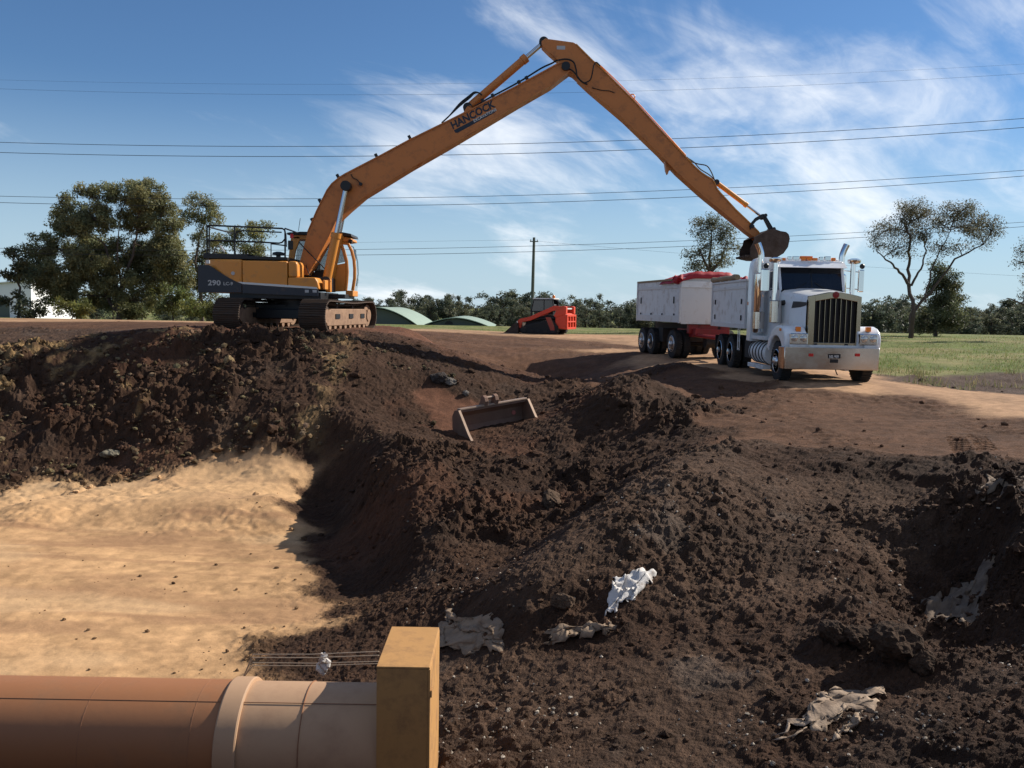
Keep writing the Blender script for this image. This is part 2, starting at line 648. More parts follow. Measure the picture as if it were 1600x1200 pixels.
for (wy, wx, wz) in WALL:
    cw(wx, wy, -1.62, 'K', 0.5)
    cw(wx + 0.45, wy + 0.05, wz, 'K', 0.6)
    cw(wx - 0.5, wy, -1.68, 'K', 0.35)  # floor left of the wall darkened as its shade
for a in ((500, 1005, -1.62), (580, 1000, -1.58), (450, 1035, -1.66), (560, 1045, -1.6), (650, 1000, -1.5)):
    cz(*a, 'K', 0.5)
# grass and bare field beyond the track, right
for a in ((1400, 580, 30), (1480, 574, 32), (1600, 566, 34), (1450, 560, 35), (1560, 556, 37), (1400, 548, 42), (1700, 560, 36)):
    cd(*a, 'G', 0.12)
for a in ((1460, 602, 26.5), (1510, 607, 26), (1560, 610, 25.5), (1600, 612, 25), (1530, 597, 27.5), (1600, 597, 27.5), (1680, 612, 25.5), (1680, 597, 27.5)):
    cd(*a, 'D', 0.3)
for a in ((1400, 532, 48), (1500, 533, 48), (1600, 535, 48), (1400, 527, 54), (1500, 528, 54), (1600, 530, 54), (1750, 533, 54)):
    cd(*a, 'G', 0.15)
for a in ((600, 513, 64), (700, 512, 66), (800, 513, 66), (950, 517, 64), (1050, 518, 62), (1200, 521, 60), (850, 520, 58)):
    cd(*a, 'G', 0.06)
# outside the view
for a in ((-12, 7, -1.7, 'S', .1), (-13, 11, -1.7, 'S', .1), (-14, 15, -1.6, 'S', .2), (-16, 18, -.4, 'K', .8), (-18, 22, .8, 'K', .8), (-22, 28, .8, 'Y', .3),
          (-25, 16, -.4, 'K', .6), (-30, 40, .9, 'B', .2), (-22, 8, -1.2, 'S', .2), (12, 7, -.1, 'K', .6), (13, 12, .15, 'B', .3), (16, 16, .25, 'T', .1), (20, 14, .25, 'B', .2),
          (20, 19, .3, 'T', .1), (24, 24, .1, 'D', .3), (30, 30, .4, 'G', .1), (45, 45, .8, 'G', .1), (-45, 55, .9, 'T', .05), (-4, 3, -1.7, 'K', .3), (0, 3, -1.35, 'Y', .4),
          (-2, 5, -1.65, 'K', .3), (-8, 5, -1.7, 'K', .3), (-5, 5.4, -1.7, 'K', .3), (4, 3, -.8, 'K', .5), (8, 4, -.4, 'K', .5), (-60, 70, .8, 'G', .1), (60, 70, .6, 'G', .1), (0, 75, .35, 'G', .06), (25, 75, .4, 'G', .06),  # unseen ground before the pipe set to dark soil to bounce less light
          (-20, 75, .6, 'G', .06)):
    cw(*a)

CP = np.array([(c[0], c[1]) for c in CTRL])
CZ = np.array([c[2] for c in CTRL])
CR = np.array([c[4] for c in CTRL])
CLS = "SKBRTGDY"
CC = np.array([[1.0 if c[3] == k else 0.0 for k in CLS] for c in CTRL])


def _warp(p):
    """distances shrink with depth, so far survey points reach as far as near ones in the picture"""
    Y = np.maximum(p[:, 1], 1.0)
    return np.stack([p[:, 0] / (1 + Y / 30.0), 30 * np.log1p(Y / 30.0)], 1)


def _kern(a, b, c):
    d2 = ((a[:, None, :] - b[None, :, :]) ** 2).sum(2)
    return d2, np.sqrt(d2 + c * c)


_WP = _warp(CP)
_d2, _K = _kern(_WP, _WP, 0.35)
_n = len(CP)
_A = np.zeros((_n + 3, _n + 3))
_A[:_n, :_n] = -_K + np.eye(_n) * 0.06
_Pl = np.concatenate([np.ones((_n, 1)), _WP], 1)
_A[:_n, _n:] = _Pl
_A[_n:, :_n] = _Pl.T
_SOL = np.linalg.solve(_A, np.concatenate([CZ, np.zeros(3)]))


def smooth(a, b, x):
    t = np.clip((x - a) / (b - a), 0, 1)
    return t * t * (3 - 2 * t)


LU, LV, LS = 34.0, 43.0, 0.11
_lx = np.arange(-LU, LU + LS, LS)
_ly = np.arange(0.0, LV + LS, LS)
_LX, _LY = np.meshgrid(_lx, _ly)
_q = np.stack([_LX.ravel(), _LY.ravel()], 1)
_TAB = np.empty((len(_q), len(CLS) + 2), dtype=np.float32)
_S32, _W32 = _SOL.astype(np.float32), _WP.astype(np.float32)
_CF = np.concatenate([CC, CR[:, None]], 1).astype(np.float32)
for i in range(0, len(_q), 16000):
    q = _q[i:i + 16000].astype(np.float32)
    d2 = (q[:, :1] - _W32[None, :, 0]) ** 2 + (q[:, 1:] - _W32[None, :, 1]) ** 2
    _TAB[i:i + 16000, 0] = -np.sqrt(d2 + 0.35 ** 2) @ _S32[:_n] + _S32[_n] + q @ _S32[_n + 1:]
    w = 1.0 / (d2 + 0.012) ** 2.6
    w /= w.sum(1, keepdims=True)
    _TAB[i:i + 16000, 1:] = w @ _CF
_TAB = _TAB.reshape(len(_ly), len(_lx), -1)


def _look(X, Y, chans):
    q = _warp(np.stack([X, Y], 1))
    u = np.clip((q[:, 0] + LU) / LS, 0, len(_lx) - 1.001)
    v = np.clip(q[:, 1] / LS, 0, len(_ly) - 1.001)
    iu, iv = u.astype(int), v.astype(int)
    fu, fv = (u - iu)[:, None], (v - iv)[:, None]
    T = _TAB[:, :, chans]
    return ((T[iv, iu] * (1 - fu) + T[iv, iu + 1] * fu) * (1 - fv) + (T[iv + 1, iu] * (1 - fu) + T[iv + 1, iu + 1] * fu) * fv).astype(float)


def base_fields(X, Y):
    """smooth height, class weights, roughness"""
    X, Y = np.asarray(X, float).ravel(), np.asarray(Y, float).ravel()
    sc_ = np.clip(Y / 12, .5, 3)
    wx = X + 0.28 * fbm(X * 0.9, Y * 0.9, 3, 11) * sc_ + 0.1 * fbm(X * 5, Y * 5, 2, 12)
    wy = Y + 0.28 * fbm(X * 0.9, Y * 0.9, 3, 13) * sc_ + 0.1 * fbm(X * 5, Y * 5, 2, 14)
    far = smooth(58, 85, Y)
    Z = _look(X, Y, slice(0, 1))[:, 0]
    T = _look(wx, wy, slice(1, None))
    Wt, R = T[:, :-1].copy(), T[:, -1]
    zf = 0.45 - 2.3 * smooth(70, 190, Y)
    Z = Z * (1 - far) + zf * far
    R = R * (1 - far) + 0.05 * far
    Wt *= (1 - far)[:, None]
    Wt[:, CLS.index('G')] += far
    return Z, Wt, R


def ground(X, Y, detail=True):
    X, Y = np.asarray(X, float).ravel(), np.asarray(Y, float).ravel()
    Z, Wt, R = base_fields(X, Y)
    t = 1 - smooth(3.0, 5.1, Y)
    Z = Z * (1 - t) + 0.10 * t                 # unseen dark bank, raised here to keep fill light off the pipe
    Wt = Wt * (1 - t)[:, None]
    Wt[:, CLS.index('K')] += t
    if not detail:
        return Z, Wt, R
    near = 1 - smooth(40, 70, Y)
    big = fbm(X * 0.55, Y * 0.55, 4, 3)
    patch = smooth(-0.22, 0.30, fbm(X * 0.55 + 3, Y * 0.55, 3, 21))       # cloddy and smeared areas alternate
    A = R * near
    Z = Z + A * (0.22 * big + 0.09 * fbm(X * 2.0, Y * 2.0, 4, 5))
    rs = np.clip((R - 0.12) / 0.5, 0, 1)
    k = 0.22 + 0.88 * patch
    do = (A > 0.07) & (np.abs(X) < 0.9 * Y + 2)
    x_, y_, kk = X[do], Y[do], k[do]
    c1 = clodfield(x_, y_, 0.46, 31, 0.40)
    c2 = clodfield(x_ + 7, y_ - 3, 0.23, 41, 0.60)
    c3 = clodfield(x_ - 5, y_ + 9, 0.115, 51, 0.70)
    c4 = clodfield(x_ + 2, y_ + 4, 0.06, 61, 0.75)
    fade = np.clip((A[do] - 0.07) / 0.1, 0, 1)
    Z[do] += fade * (A[do] * kk * (0.22 * c1 + 0.19 * c2) + near[do] * np.minimum(R[do], 0.8) * kk * 0.105 * c3 + near[do] * rs[do] * 0.040 * c4)
    Z = Z + near * 0.016 * np.minimum(R * 3, 1) * fbm(X * 14, Y * 14, 3, 71) + near * rs * 0.010 * (_hash(np.floor(X * 40), np.floor(Y * 40), 77) - .5)
    # scrape marks of a blade in the sand and on the graded ground
    S = Wt[:, CLS.index('S')]
    Z = Z + S * 0.013 * fbm(X * 0.25, Y * 4.0, 2, 81) * near
    toe = S * smooth(15.0, 16.5, Y) * (1 - smooth(18.0, 18.6, Y))
    Z = Z + toe * 0.10 * fbm((X - 0.55 * Y) * 1.5, Y * 0.25, 3, 83)
    Bm = Wt[:, CLS.index('B')] + Wt[:, CLS.index('R')]
    Z = Z + Bm * 0.030 * fbm(X * 0.5 + Y * 0.15, Y * 2.6 - X * .4, 4, 85) * near
    # streaks running down the right-hand batter
    bat = smooth(-0.3, 0.8, X) * (1 - smooth(13.0, 15.0, Y)) * Wt[:, CLS.index('K')]
    Z = Z + bat * 0.11 * fbm((X * 0.80 - Y * 0.60) * 0.6, (X * 0.60 + Y * 0.80) * 2.6, 3, 87)
    # grouser print of a track on the bench
    for (gx, gy, gw) in GROUSER:
        ax, ay = 0.36, 0.93
        du, dv = (X - gx) * ax + (Y - gy) * ay, (X - gx) * ay - (Y - gy) * ax
        m = (np.abs(du) < 0.85) & (np.abs(dv) < gw)
        Z = np.where(m, Z + 0.035 * np.sign(np.sin(du * 6.283 / 0.17)) - 0.02, Z)
    return Z, Wt, R


_g = PZ(1500, 698, -0.05)
_h = PZ(1534, 696, -0.05)
GROUSER = [(_g.x, _g.y, 0.15), (_h.x, _h.y, 0.15)]


def gz(x, y, detail=False):
    return float(ground([x], [y], detail)[0][0])


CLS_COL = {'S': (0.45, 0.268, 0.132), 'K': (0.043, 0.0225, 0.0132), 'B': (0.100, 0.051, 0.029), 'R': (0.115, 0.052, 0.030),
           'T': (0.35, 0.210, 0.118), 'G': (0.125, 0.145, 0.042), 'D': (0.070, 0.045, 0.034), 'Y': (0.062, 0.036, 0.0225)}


def soil_color(X, Y, Wt):
    c = np.zeros((len(X), 3))
    Ws = Wt ** 1.6
    Ws /= Ws.sum(1, keepdims=True)
    for i, k in enumerate(CLS):
        c += Ws[:, i:i + 1] * np.array(CLS_COL[k])
    n1 = fbm(X * 0.7, Y * 0.7, 5, 101)
    n2 = fbm(X * 6, Y * 6, 4, 103)
    c *= (1 + 0.30 * n1 + 0.38 * n2)[:, None]
    # pockets of yellow clay and of grey shale in the dark spoil
    K = Wt[:, CLS.index('K')]
    yel = smooth(0.22, 0.50, fbm(X * 0.75 + 20, Y * 0.75, 4, 111) + 0.35 * fbm(X * 5, Y * 5, 3, 113)) * K * (1 - smooth(-4.8, -3.8, X)) * smooth(16.5, 18, Y) * 0.75
    c = c * (1 - yel[:, None]) + np.array((0.24, 0.155, 0.072)) * yel[:, None] * (1 + 0.4 * n2)[:, None]
    red = smooth(0.25, 0.5, fbm(X * 0.45 + 40, Y * 0.45, 4, 117)) * (K + Wt[:, CLS.index('B')] * .6) * 0.5
    c = c * (1 - red[:, None]) + np.array((0.085, 0.038, 0.021)) * red[:, None] * (1 + 0.4 * n2)[:, None]
    gry = smooth(0.28, 0.6, fbm(X * 1.1 - 20, Y * 1.1, 4, 119)) * (K * .3 + Wt[:, CLS.index('Y')]) * 0.28
    c = c * (1 - gry[:, None]) + np.array((0.12, 0.100, 0.082)) * gry[:, None] * (1 + 0.5 * n2)[:, None]
    # brown smears on the sand; dry straw in the grass
    S = Wt[:, CLS.index('S')]
    s1 = fbm(X * 0.30 + 5, Y * 1.5, 4, 121)
    s2 = fbm(X * 0.22 - 8, Y * 4.5 + X * .3, 4, 125)
    sm = (0.62 * smooth(0.0, 0.42, s1) + 0.5 * smooth(0.12, 0.45, s2)) * S
    sm = np.clip(sm, 0, 0.8)
    c = c * (1 - sm[:, None]) + np.array((0.300, 0.168, 0.088)) * sm[:, None]
    pale = smooth(0.12, 0.5, fbm(X * 0.35 + 31, Y * 0.9, 3, 129)) * S * 0.45 + S * smooth(15.2, 16.2, Y) * 0.35
    c = c * (1 - pale[:, None]) + np.array((0.54, 0.355, 0.195)) * pale[:, None]
    G = Wt[:, CLS.index('G')]
    st = smooth(-0.1, 0.45, fbm(X * 0.35, Y * 0.5, 4, 123)) * G * 0.6
    c = c * (1 - st[:, None]) + np.array((0.27, 0.215, 0.105)) * st[:, None]
    Tm = Wt[:, CLS.index('T')]
    rut = smooth(0.15, 0.5, fbm(X * 0.8, Y * 0.25, 3, 127)) * Tm * 0.5
    c = c * (1 - rut[:, None]) + np.array((0.20, 0.115, 0.068)) * rut[:, None]
    return np.clip(c, 0.008, 0.8)


# fan of rows and columns: fine close by, coarse far away and to the sides
rows = np.concatenate([np.geomspace(2.3, 5.2, 50, endpoint=False), np.geomspace(5.2, 24.5, 600, endpoint=False),
                       np.geomspace(24.5, 75, 190, endpoint=False), np.geomspace(75, 4000, 50)])
cols = np.concatenate([-np.geomspace(4.0, 0.74, 26, endpoint=False), np.linspace(-0.74, 0.74, 690), np.geomspace(0.74, 4.0, 27)[1:]])
GX = (cols[None, :] * (rows[:, None] + 0.6))
GY = np.repeat(rows[:, None], len(cols), 1)
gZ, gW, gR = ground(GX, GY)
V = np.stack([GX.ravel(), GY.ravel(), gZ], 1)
nr, nc = GX.shape
idx = np.arange(nr * nc).reshape(nr, nc)
F = np.stack([idx[:-1, :-1], idx[:-1, 1:], idx[1:, 1:], idx[1:, :-1]], -1).reshape(-1, 4)

m_soil = bpy.data.materials.new("soil")
m_soil.use_nodes = True
nt = m_soil.node_tree
bs = nt.nodes["Principled BSDF"]
bs.inputs["Roughness"].default_value = 0.95
bs.inputs["Specular IOR Level"].default_value = 0.15
at = nt.nodes.new("ShaderNodeAttribute")
at.attribute_name = "Col"
tcs = nt.nodes.new("ShaderNodeTexCoord")
na = nt.nodes.new("ShaderNodeTexNoise")
na.inputs["Scale"].default_value = 28
na.inputs["Detail"].default_value = 4
na.inputs["Roughness"].default_value = 0.7
nt.links.new(tcs.outputs["Object"], na.inputs["Vector"])
rg = nt.nodes.new("ShaderNodeMapRange")
rg.inputs["From Min"].default_value = 0.25
rg.inputs["From Max"].default_value = 0.75
rg.inputs["To Min"].default_value = -0.42
rg.inputs["To Max"].default_value = 0.48
nt.links.new(na.outputs["Fac"], rg.inputs["Value"])
ga = nt.nodes.new("ShaderNodeMath")
ga.operation = 'MULTIPLY_ADD'
nt.links.new(rg.outputs[0], ga.inputs[0])
nt.links.new(at.outputs["Alpha"], ga.inputs[1])
ga.inputs[2].default_value = 1.0
vm = nt.nodes.new("ShaderNodeVectorMath")
vm.operation = 'SCALE'
nt.links.new(at.outputs["Color"], vm.inputs[0])
nt.links.new(ga.outputs[0], vm.inputs["Scale"])
nt.links.new(vm.outputs[0], bs.inputs["Base Color"])
nb = nt.nodes.new("ShaderNodeTexNoise")
nb.inputs["Scale"].default_value = 45
nb.inputs["Detail"].default_value = 3
nb.inputs["Roughness"].default_value = 0.65
nt.links.new(tcs.outputs["Object"], nb.inputs["Vector"])
bp = nt.nodes.new("ShaderNodeBump")
bp.inputs["Strength"].default_value = 0.8
bp.inputs["Distance"].default_value = 0.03
nt.links.new(nb.outputs["Fac"], bp.inputs["Height"])
bsn = nt.nodes.new("ShaderNodeMath")
bsn.operation = 'MULTIPLY'
nt.links.new(at.outputs["Alpha"], bsn.inputs[0])
bsn.inputs[1].default_value = 0.8
nt.links.new(bsn.outputs[0], bp.inputs["Strength"])
nt.links.new(bp.outputs[0], bs.inputs["Normal"])


def set_col(me, C, A=None):
    ca = me.color_attributes.new("Col", 'FLOAT_COLOR', 'POINT')
    buf = np.ones((len(C), 4), dtype=np.float32)
    buf[:, :3] = C
    if A is not None:
        buf[:, 3] = A
    ca.data.foreach_set("color", buf.ravel())


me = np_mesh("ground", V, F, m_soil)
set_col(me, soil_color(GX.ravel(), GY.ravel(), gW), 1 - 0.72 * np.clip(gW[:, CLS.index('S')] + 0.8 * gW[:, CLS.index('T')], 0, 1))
# broken clay is faceted, sand and graded ground are smooth
fk = (gW[:, CLS.index('K')] + gW[:, CLS.index('Y')])[F[:, 0]] < 0.5
me.polygons.foreach_set("use_smooth", fk)
g_ob = bpy.data.objects.new("ground", me)
COL.objects.link(g_ob)
g_ob["kind"] = "structure"
# the bank the photographer stands on, behind and below the lens
nx = np.linspace(-60, 60, 61)
ny = np.array([-60, -30, -12, -6, -3, -1.0, 0.0, 0.7, 1.2, 1.7, 2.1, 2.45])
NX, NY = np.meshgrid(nx, ny)
z0 = ground(NX.ravel(), np.full(NX.size, 2.45), False)[0].reshape(NX.shape)
t = np.clip((2.45 - NY) / 1.5, 0, 1)
NZ = z0 * (1 - t) + 0.6 * t - 0.02
idn = np.arange(NX.size).reshape(NX.shape)
Fn = np.stack([idn[:-1, :-1], idn[:-1, 1:], idn[1:, 1:], idn[1:, :-1]], -1).reshape(-1, 4)
me = np_mesh("near_bank", np.stack([NX.ravel(), NY.ravel(), NZ.ravel()], 1), Fn, m_soil)
set_col(me, np.tile(np.array((0.07, 0.045, 0.03)), (NX.size, 1)))
nb_ob = bpy.data.objects.new("near_bank", me)
COL.objects.link(nb_ob)
nb_ob["kind"] = "structure"
# ---------------------------------------------------------------- long reach excavator
def EX(px, py, Y=27.0):
    p = PY(px, py, Y)
    return (p.x, p.z)


m_orange = mat("excavator_orange", (0.62, 0.235, 0.030), 0.42, var=0.10, vscale=1.3, dirt=(0.32, 0.18, 0.09), dirt_amt=0.26, dirt_scale=3.5, spec=0.5)
m_boom = mat("boom_orange", (0.52, 0.172, 0.036), 0.46, var=0.10, vscale=1.0, dirt=(0.25, 0.105, 0.05), dirt_amt=0.36, dirt_scale=3.2, spec=0.45)
m_navy = mat("navy_decal", (0.014, 0.017, 0.028), 0.35, var=0.2, dirt=(0.11, 0.075, 0.05), dirt_amt=0.15, dirt_scale=3)
m_black = mat("black_paint", (0.012, 0.012, 0.013), 0.45, var=0.3)
m_rubber = mat("black_rubber", (0.016, 0.015, 0.015), 0.75, var=0.3)
m_rod = mat("chrome_rod", (0.55, 0.56, 0.58), 0.16, metal=1.0)
m_tracksteel = mat("track_steel", (0.060, 0.046, 0.038), 0.65, metal=0.3, var=0.4, vscale=9, dirt=(0.085, 0.052, 0.033), dirt_amt=0.75, dirt_scale=5, bump=0.3)
m_trackframe = mat("muddy_track_frame", (0.27, 0.16, 0.095), 0.7, var=0.25, vscale=5, dirt=(0.16, 0.09, 0.055), dirt_amt=0.5, dirt_scale=4)
m_white_decal = mat("white_decal", (0.62, 0.62, 0.60), 0.5)
m_letter_grey = mat("silver_letters", (0.42, 0.41, 0.40), 0.45)
m_bucketsteel = mat("worn_bucket_steel", (0.075, 0.050, 0.040), 0.6, metal=0.35, var=0.35, vscale=4, dirt=(0.055, 0.034, 0.024), dirt_amt=0.7, dirt_scale=3, bump=0.3)
m_red_lens = mat("red_lens", (0.55, 0.02, 0.015), 0.25)
m_amber = mat("amber_lens", (0.85, 0.22, 0.02), 0.22)


def glass_mat(name, tint, alpha=0.35, rough=0.03):
    m = bpy.data.materials.new(name)
    m.use_nodes = True
    t_ = m.node_tree
    b_ = t_.nodes["Principled BSDF"]
    b_.inputs["Base Color"].default_value = (*tint, 1)
    b_.inputs["Roughness"].default_value = rough
    b_.inputs["Alpha"].default_value = alpha
    b_.inputs["Specular IOR Level"].default_value = 0.7
    return m


m_cabglass = glass_mat("tinted_cab_glass", (0.10, 0.14, 0.14), 0.35)

XC, YC, ZG = -6.65, 27.3, 1.40
ex = thing("excavator", "orange long reach excavator on the dark spoil mound, its boom spanning the sky", "excavator", (XC, YC, ZG))
YN = YC - 1.40                                   # near side of the house


def px_poly(pts, Y):
    return [EX(a, b, Y) for a, b in pts]


# house: counterweight with a rounded tail, engine doors, deck
x_tail, z_top = EX(308, 404, YN)
x_cw, _ = EX(378, 430, YN)
x_en, _ = EX(449, 430, YN)
_, z_bot = EX(340, 457, YN)
W2 = 1.40
plan = []
for i in range(13):
    t_ = math.radians(-90 - 180 * i / 12)
    plan.append((XC - 1.55 + (XC - 1.55 - x_tail) * math.cos(t_) * 1.0, YC + W2 * (abs(math.sin(t_)) ** 0.35) * math.copysign(1, math.sin(t_))))
plan = [(max(p[0], x_tail), p[1]) for p in plan]
plan = [(x_cw - 0.006, YC - W2)] + plan + [(x_cw - 0.006, YC + W2)]
m = MB()
m.prism([(a, b, z_bot) for a, b in plan], (0, 0, z_top - z_bot))
m.build("counterweight", m_orange, ex, bevel=0.07, smooth=True)
_, z_en = EX(420, 407.5, YN)
MB().bx(x_cw + 0.006, x_en - 0.006, YN + 0.01, YC + W2 - 0.01, z_bot, z_en).build("engine_door", m_orange, ex, bevel=0.035, smooth=True)
# lower navy skirt and swoosh, standing a little proud of the doors
sw = px_poly([(309.5, 414), (326, 414), (352, 431), (368, 439.5), (377.5, 443.5), (377.5, 457), (309.5, 457)], YN)
MB().xz(sw, YN - 0.006, YN + 0.05).build("counterweight_decal", m_navy, ex)
sk = px_poly([(378.8, 444), (448, 449), (497, 452), (497, 463), (378.8, 458)], YN)
MB().xz(sk, YN - 0.006, YN + 0.05).build("skirt", m_navy, ex)
st = px_poly([(371, 440.2), (378, 440.6), (448, 445.2), (494, 448.6), (496, 451.6), (448, 448.6), (379, 443.7)], YN)
MB().xz(st, YN - 0.012, YN + 0.01).build("pinstripe", m_white_decal, ex)
# numerals on the tail
pz = PY(325, 445.5, YN)
Mtx = Matrix.Translation((pz.x, YN - 0.010, pz.z)) @ Matrix.Rotation(math.radians(90), 4, 'X')
text_obj("numerals", "290", 0.215, Mtx, m_letter_grey, ex, sx=1.18, bold=0.006)
pz2 = PY(349, 445.5, YN)
Mtx = Matrix.Translation((pz2.x, YN - 0.010, pz2.z)) @ Matrix.Rotation(math.radians(90), 4, 'X')
text_obj("numerals", "LC-9", 0.135, Mtx, m_letter_grey, ex, sx=1.05, bold=0.003)
lk = EX(364, 427, YN)
MB().cyl((lk[0], YN + 0.02, lk[1]), (lk[0], YN - 0.008, lk[1]), 0.055).build("door_lock", m_letter_grey, ex)
lb = EX(325, 409, YN)
MB().box((lb[0], YN + 0.0, lb[1]), (0.10, 0.03, 0.10)).build("warning_label", m_white_decal, ex)
# tool boxes ahead of the engine
tb = px_poly([(450, 408), (462, 408), (464.5, 414), (464.5, 433), (450, 433)], YN)
MB().xz(tb, YN + 0.02, YN + 0.85).build("fuel_tank", m_orange, ex, bevel=0.04, smooth=True)
tb = px_poly([(449.6, 433.4), (492, 433.4), (496, 440), (498.5, 452), (449.6, 450)], YN)
MB().xz(tb, YN + 0.01, YN + 0.80).build("tool_box", m_orange, ex, bevel=0.03, smooth=True)
# deck plate, swing ring
_, z_dk = EX(420, 458, YN)
_, z_d2 = EX(420, 467, YN)
MB().bx(x_tail + 0.9, EX(500, 460, YN)[0], YN + 0.12, YC + 1.35, z_d2, z_dk + 0.06).build("deck", m_black, ex, bevel=0.02)
MB().bx(EX(500, 460, YC)[0], EX(541, 460, YC)[0], YC - 0.2, YC + 1.40, z_d2 + 0.06, z_dk + 0.02).build("cab_floor", m_black, ex, bevel=0.02)
m = MB()
m.cyl((XC, YC, z_d2 - 0.22), (XC, YC, z_d2 + 0.02), 0.78, n=32)
m.cyl((XC, YC, z_d2 - 0.10), (XC, YC, z_d2 + 0.01), 0.90, n=32)
m.build("swing_ring", m_black, ex, smooth=True)
MB().bx(EX(500, 440, YN)[0], EX(508, 440, YN)[0], YN + 0.75, YN + 0.95, EX(500, 456, YN)[1], EX(500, 435, YN)[1]).build("step", m_orange, ex, bevel=0.02)
MB().bx(EX(500, 440, YN)[0] + 0.02, EX(505, 440, YN)[0], YN + 0.25, YN + 0.7, EX(500, 452, YN)[1], EX(500, 437, YN)[1]).build("step", m_orange, ex, bevel=0.02)
for a_, b_ in ((476.5, 482.5), (488.5, 495)):
    q0, q1 = EX(a_, 452.8, YN), EX(b_, 457.2, YN)
    MB().bx(q0[0], q1[0], YN - 0.012, YN + 0.01, q1[1], q0[1]).build("data_plate", m_letter_grey, ex)
# black engine hood
hp = px_poly([(319, 396), (342, 396.5), (390, 397.5), (388, 400), (449, 402), (449, 407), (319, 404)], YN + 0.3)
MB().xz(hp, YN + 0.22, YC + 1.15).build("engine_hood", m_black, ex, bevel=0.03, smooth=True)
eh = EX(435, 400, YN + 0.6)
MB().lathe([(0.07, 0), (0.07, 0.12), (0.19, 0.13), (0.17, 0.20), (0.06, 0.23)], (eh[0], YN + 0.6, eh[1] - 0.10), (0, 0, 1), 18).build("exhaust_cap", m_black, ex, smooth=True)


# handrails
def rail(pts, Y, r=0.024):
    return [(EX(a, b, Y)[0], Y, EX(a, b, Y)[1]) for a, b in pts]


for Yr in (YN + 0.25, YC + 1.15):
    k_ = 0
    fr = [(323.5, 404), (323.5, 356), (325, 353), (329, 352.2), (441, 357), (444.5, 359), (445.5, 363), (445.5, 403)]
    MB().tube(rail(fr, Yr), 0.026, 8).build("handrail", m_black, ex, smooth=True)
    MB().tube(rail([(323.5, 375.5), (400, 378), (436, 380), (441, 378.5), (445.5, 373)], Yr), 0.024, 8).build("handrail", m_black, ex, smooth=True)
    for a_ in (327, 366.5):
        MB().tube(rail([(a_, 403), (a_, 354)], Yr), 0.024, 8).build("handrail_post", m_black, ex, smooth=True)
    MB().tube(rail([(423.5, 403), (423.5, 381), (447, 384)], Yr), 0.02, 8).build("handrail_post", m_black, ex, smooth=True)
    MB().tube(rail([(367.5, 378), (368, 366), (371, 362), (378, 360.5), (440, 363)], Yr), 0.02, 8).build("handrail", m_black, ex, smooth=True)
for a_ in (323.5, 445.5):
    q = EX(a_, 357 if a_ > 400 else 354, YN + 0.25)
    MB().tube([(q[0], YN + 0.25, q[1]), (q[0], YC + 1.15, q[1])], 0.024, 8).build("handrail", m_black, ex, smooth=True)
q = EX(344, 384, YN + 0.3)
q2 = EX(351, 394, YN + 0.3)
MB().tube([(q[0], YN + 0.3, q[1]), (q2[0], YN + 0.3, q2[1])], 0.03, 6).build("grab_handle", m_letter_grey, ex, smooth=True)
q = EX(454, 383, YN + 0.3)
MB().box((q[0], YN + 0.3, q[1]), (0.15, 0.07, 0.27)).build("mirror", m_black, ex, bevel=0.02)
MB().tube(rail([(448, 386), (447, 365), (453, 363.5), (462, 364)], YN + 0.3), 0.014, 6).build("mirror_arm", m_black, ex, smooth=True)
q = EX(456, 369.5, YN + 0.35)
MB().lathe([(0.055, 0), (0.055, 0.10), (0.03, 0.13)], (q[0], YN + 0.35, q[1] - 0.05), (0, 0, 1), 14).build("beacon", m_red_lens, ex, smooth=True)
q = EX(466.3, 361, YC + .9)
q2 = EX(469.2, 341, YC + .9)
MB().tube([(q[0], YC + .9, q[1]), (q2[0], YC + .9, q2[1])], 0.009, 5).build("aerial", m_black, ex)

# cab on the far side of the boom
Y1, Y2 = YC + 0.52, YC + 1.42
cabfront = [(532.5, 379.5), (544, 381), (549.5, 392), (553, 406), (554.2, 420), (554, 435), (551, 454)]
inner = [(534.5, 383), (542, 384), (546.5, 394), (549.6, 407), (550.6, 420), (550.4, 434), (548.4, 449)]


def cabtube(pts, Y, r):
    return [(EX(a, b, Y)[0], Y, EX(a, b, Y)[1]) for a, b in pts]


for Yc_ in (Y1, Y2):
    MB().tube(cabtube([(532, 379.5), (537, 391), (541.5, 408), (542.5, 425), (541.5, 440), (540, 454)], Yc_, 0), 0.055, 8).build("door_pillar", m_orange, ex, smooth=True)
    MB().tube(cabtube(cabfront, Yc_, 0), 0.050, 8).build("front_pillar", m_orange, ex, smooth=True)
    rp_ = px_poly([(455, 371), (467, 369), (470, 372), (463, 390), (459, 412), (459, 455), (450, 455), (450, 412)], Yc_)
    MB().xz(rp_, Yc_ - 0.05, Yc_ + 0.05).build("rear_pillar", m_orange, ex, bevel=0.015)
    lp = px_poly([(519, 424), (524, 414), (541, 411), (541.5, 440), (540, 455), (519, 456)], Yc_)
    MB().xz(lp, Yc_ - 0.035, Yc_ + 0.035).build("side_panel", m_orange, ex, bevel=0.01)
    lp = px_poly([(459.2, 425), (518.8, 425), (518.8, 456), (459.2, 456)], Yc_)
    MB().xz(lp, Yc_ - 0.03, Yc_ + 0.03).build("lower_panel", m_black, ex)
    gp = px_poly([(466, 374), (531, 381), (540, 409), (523.5, 413), (518, 424), (461, 424), (461, 410)], Yc_)
    MB().xz(gp, Yc_ - 0.006, Yc_ + 0.006).build("side_glass", m_cabglass, ex)
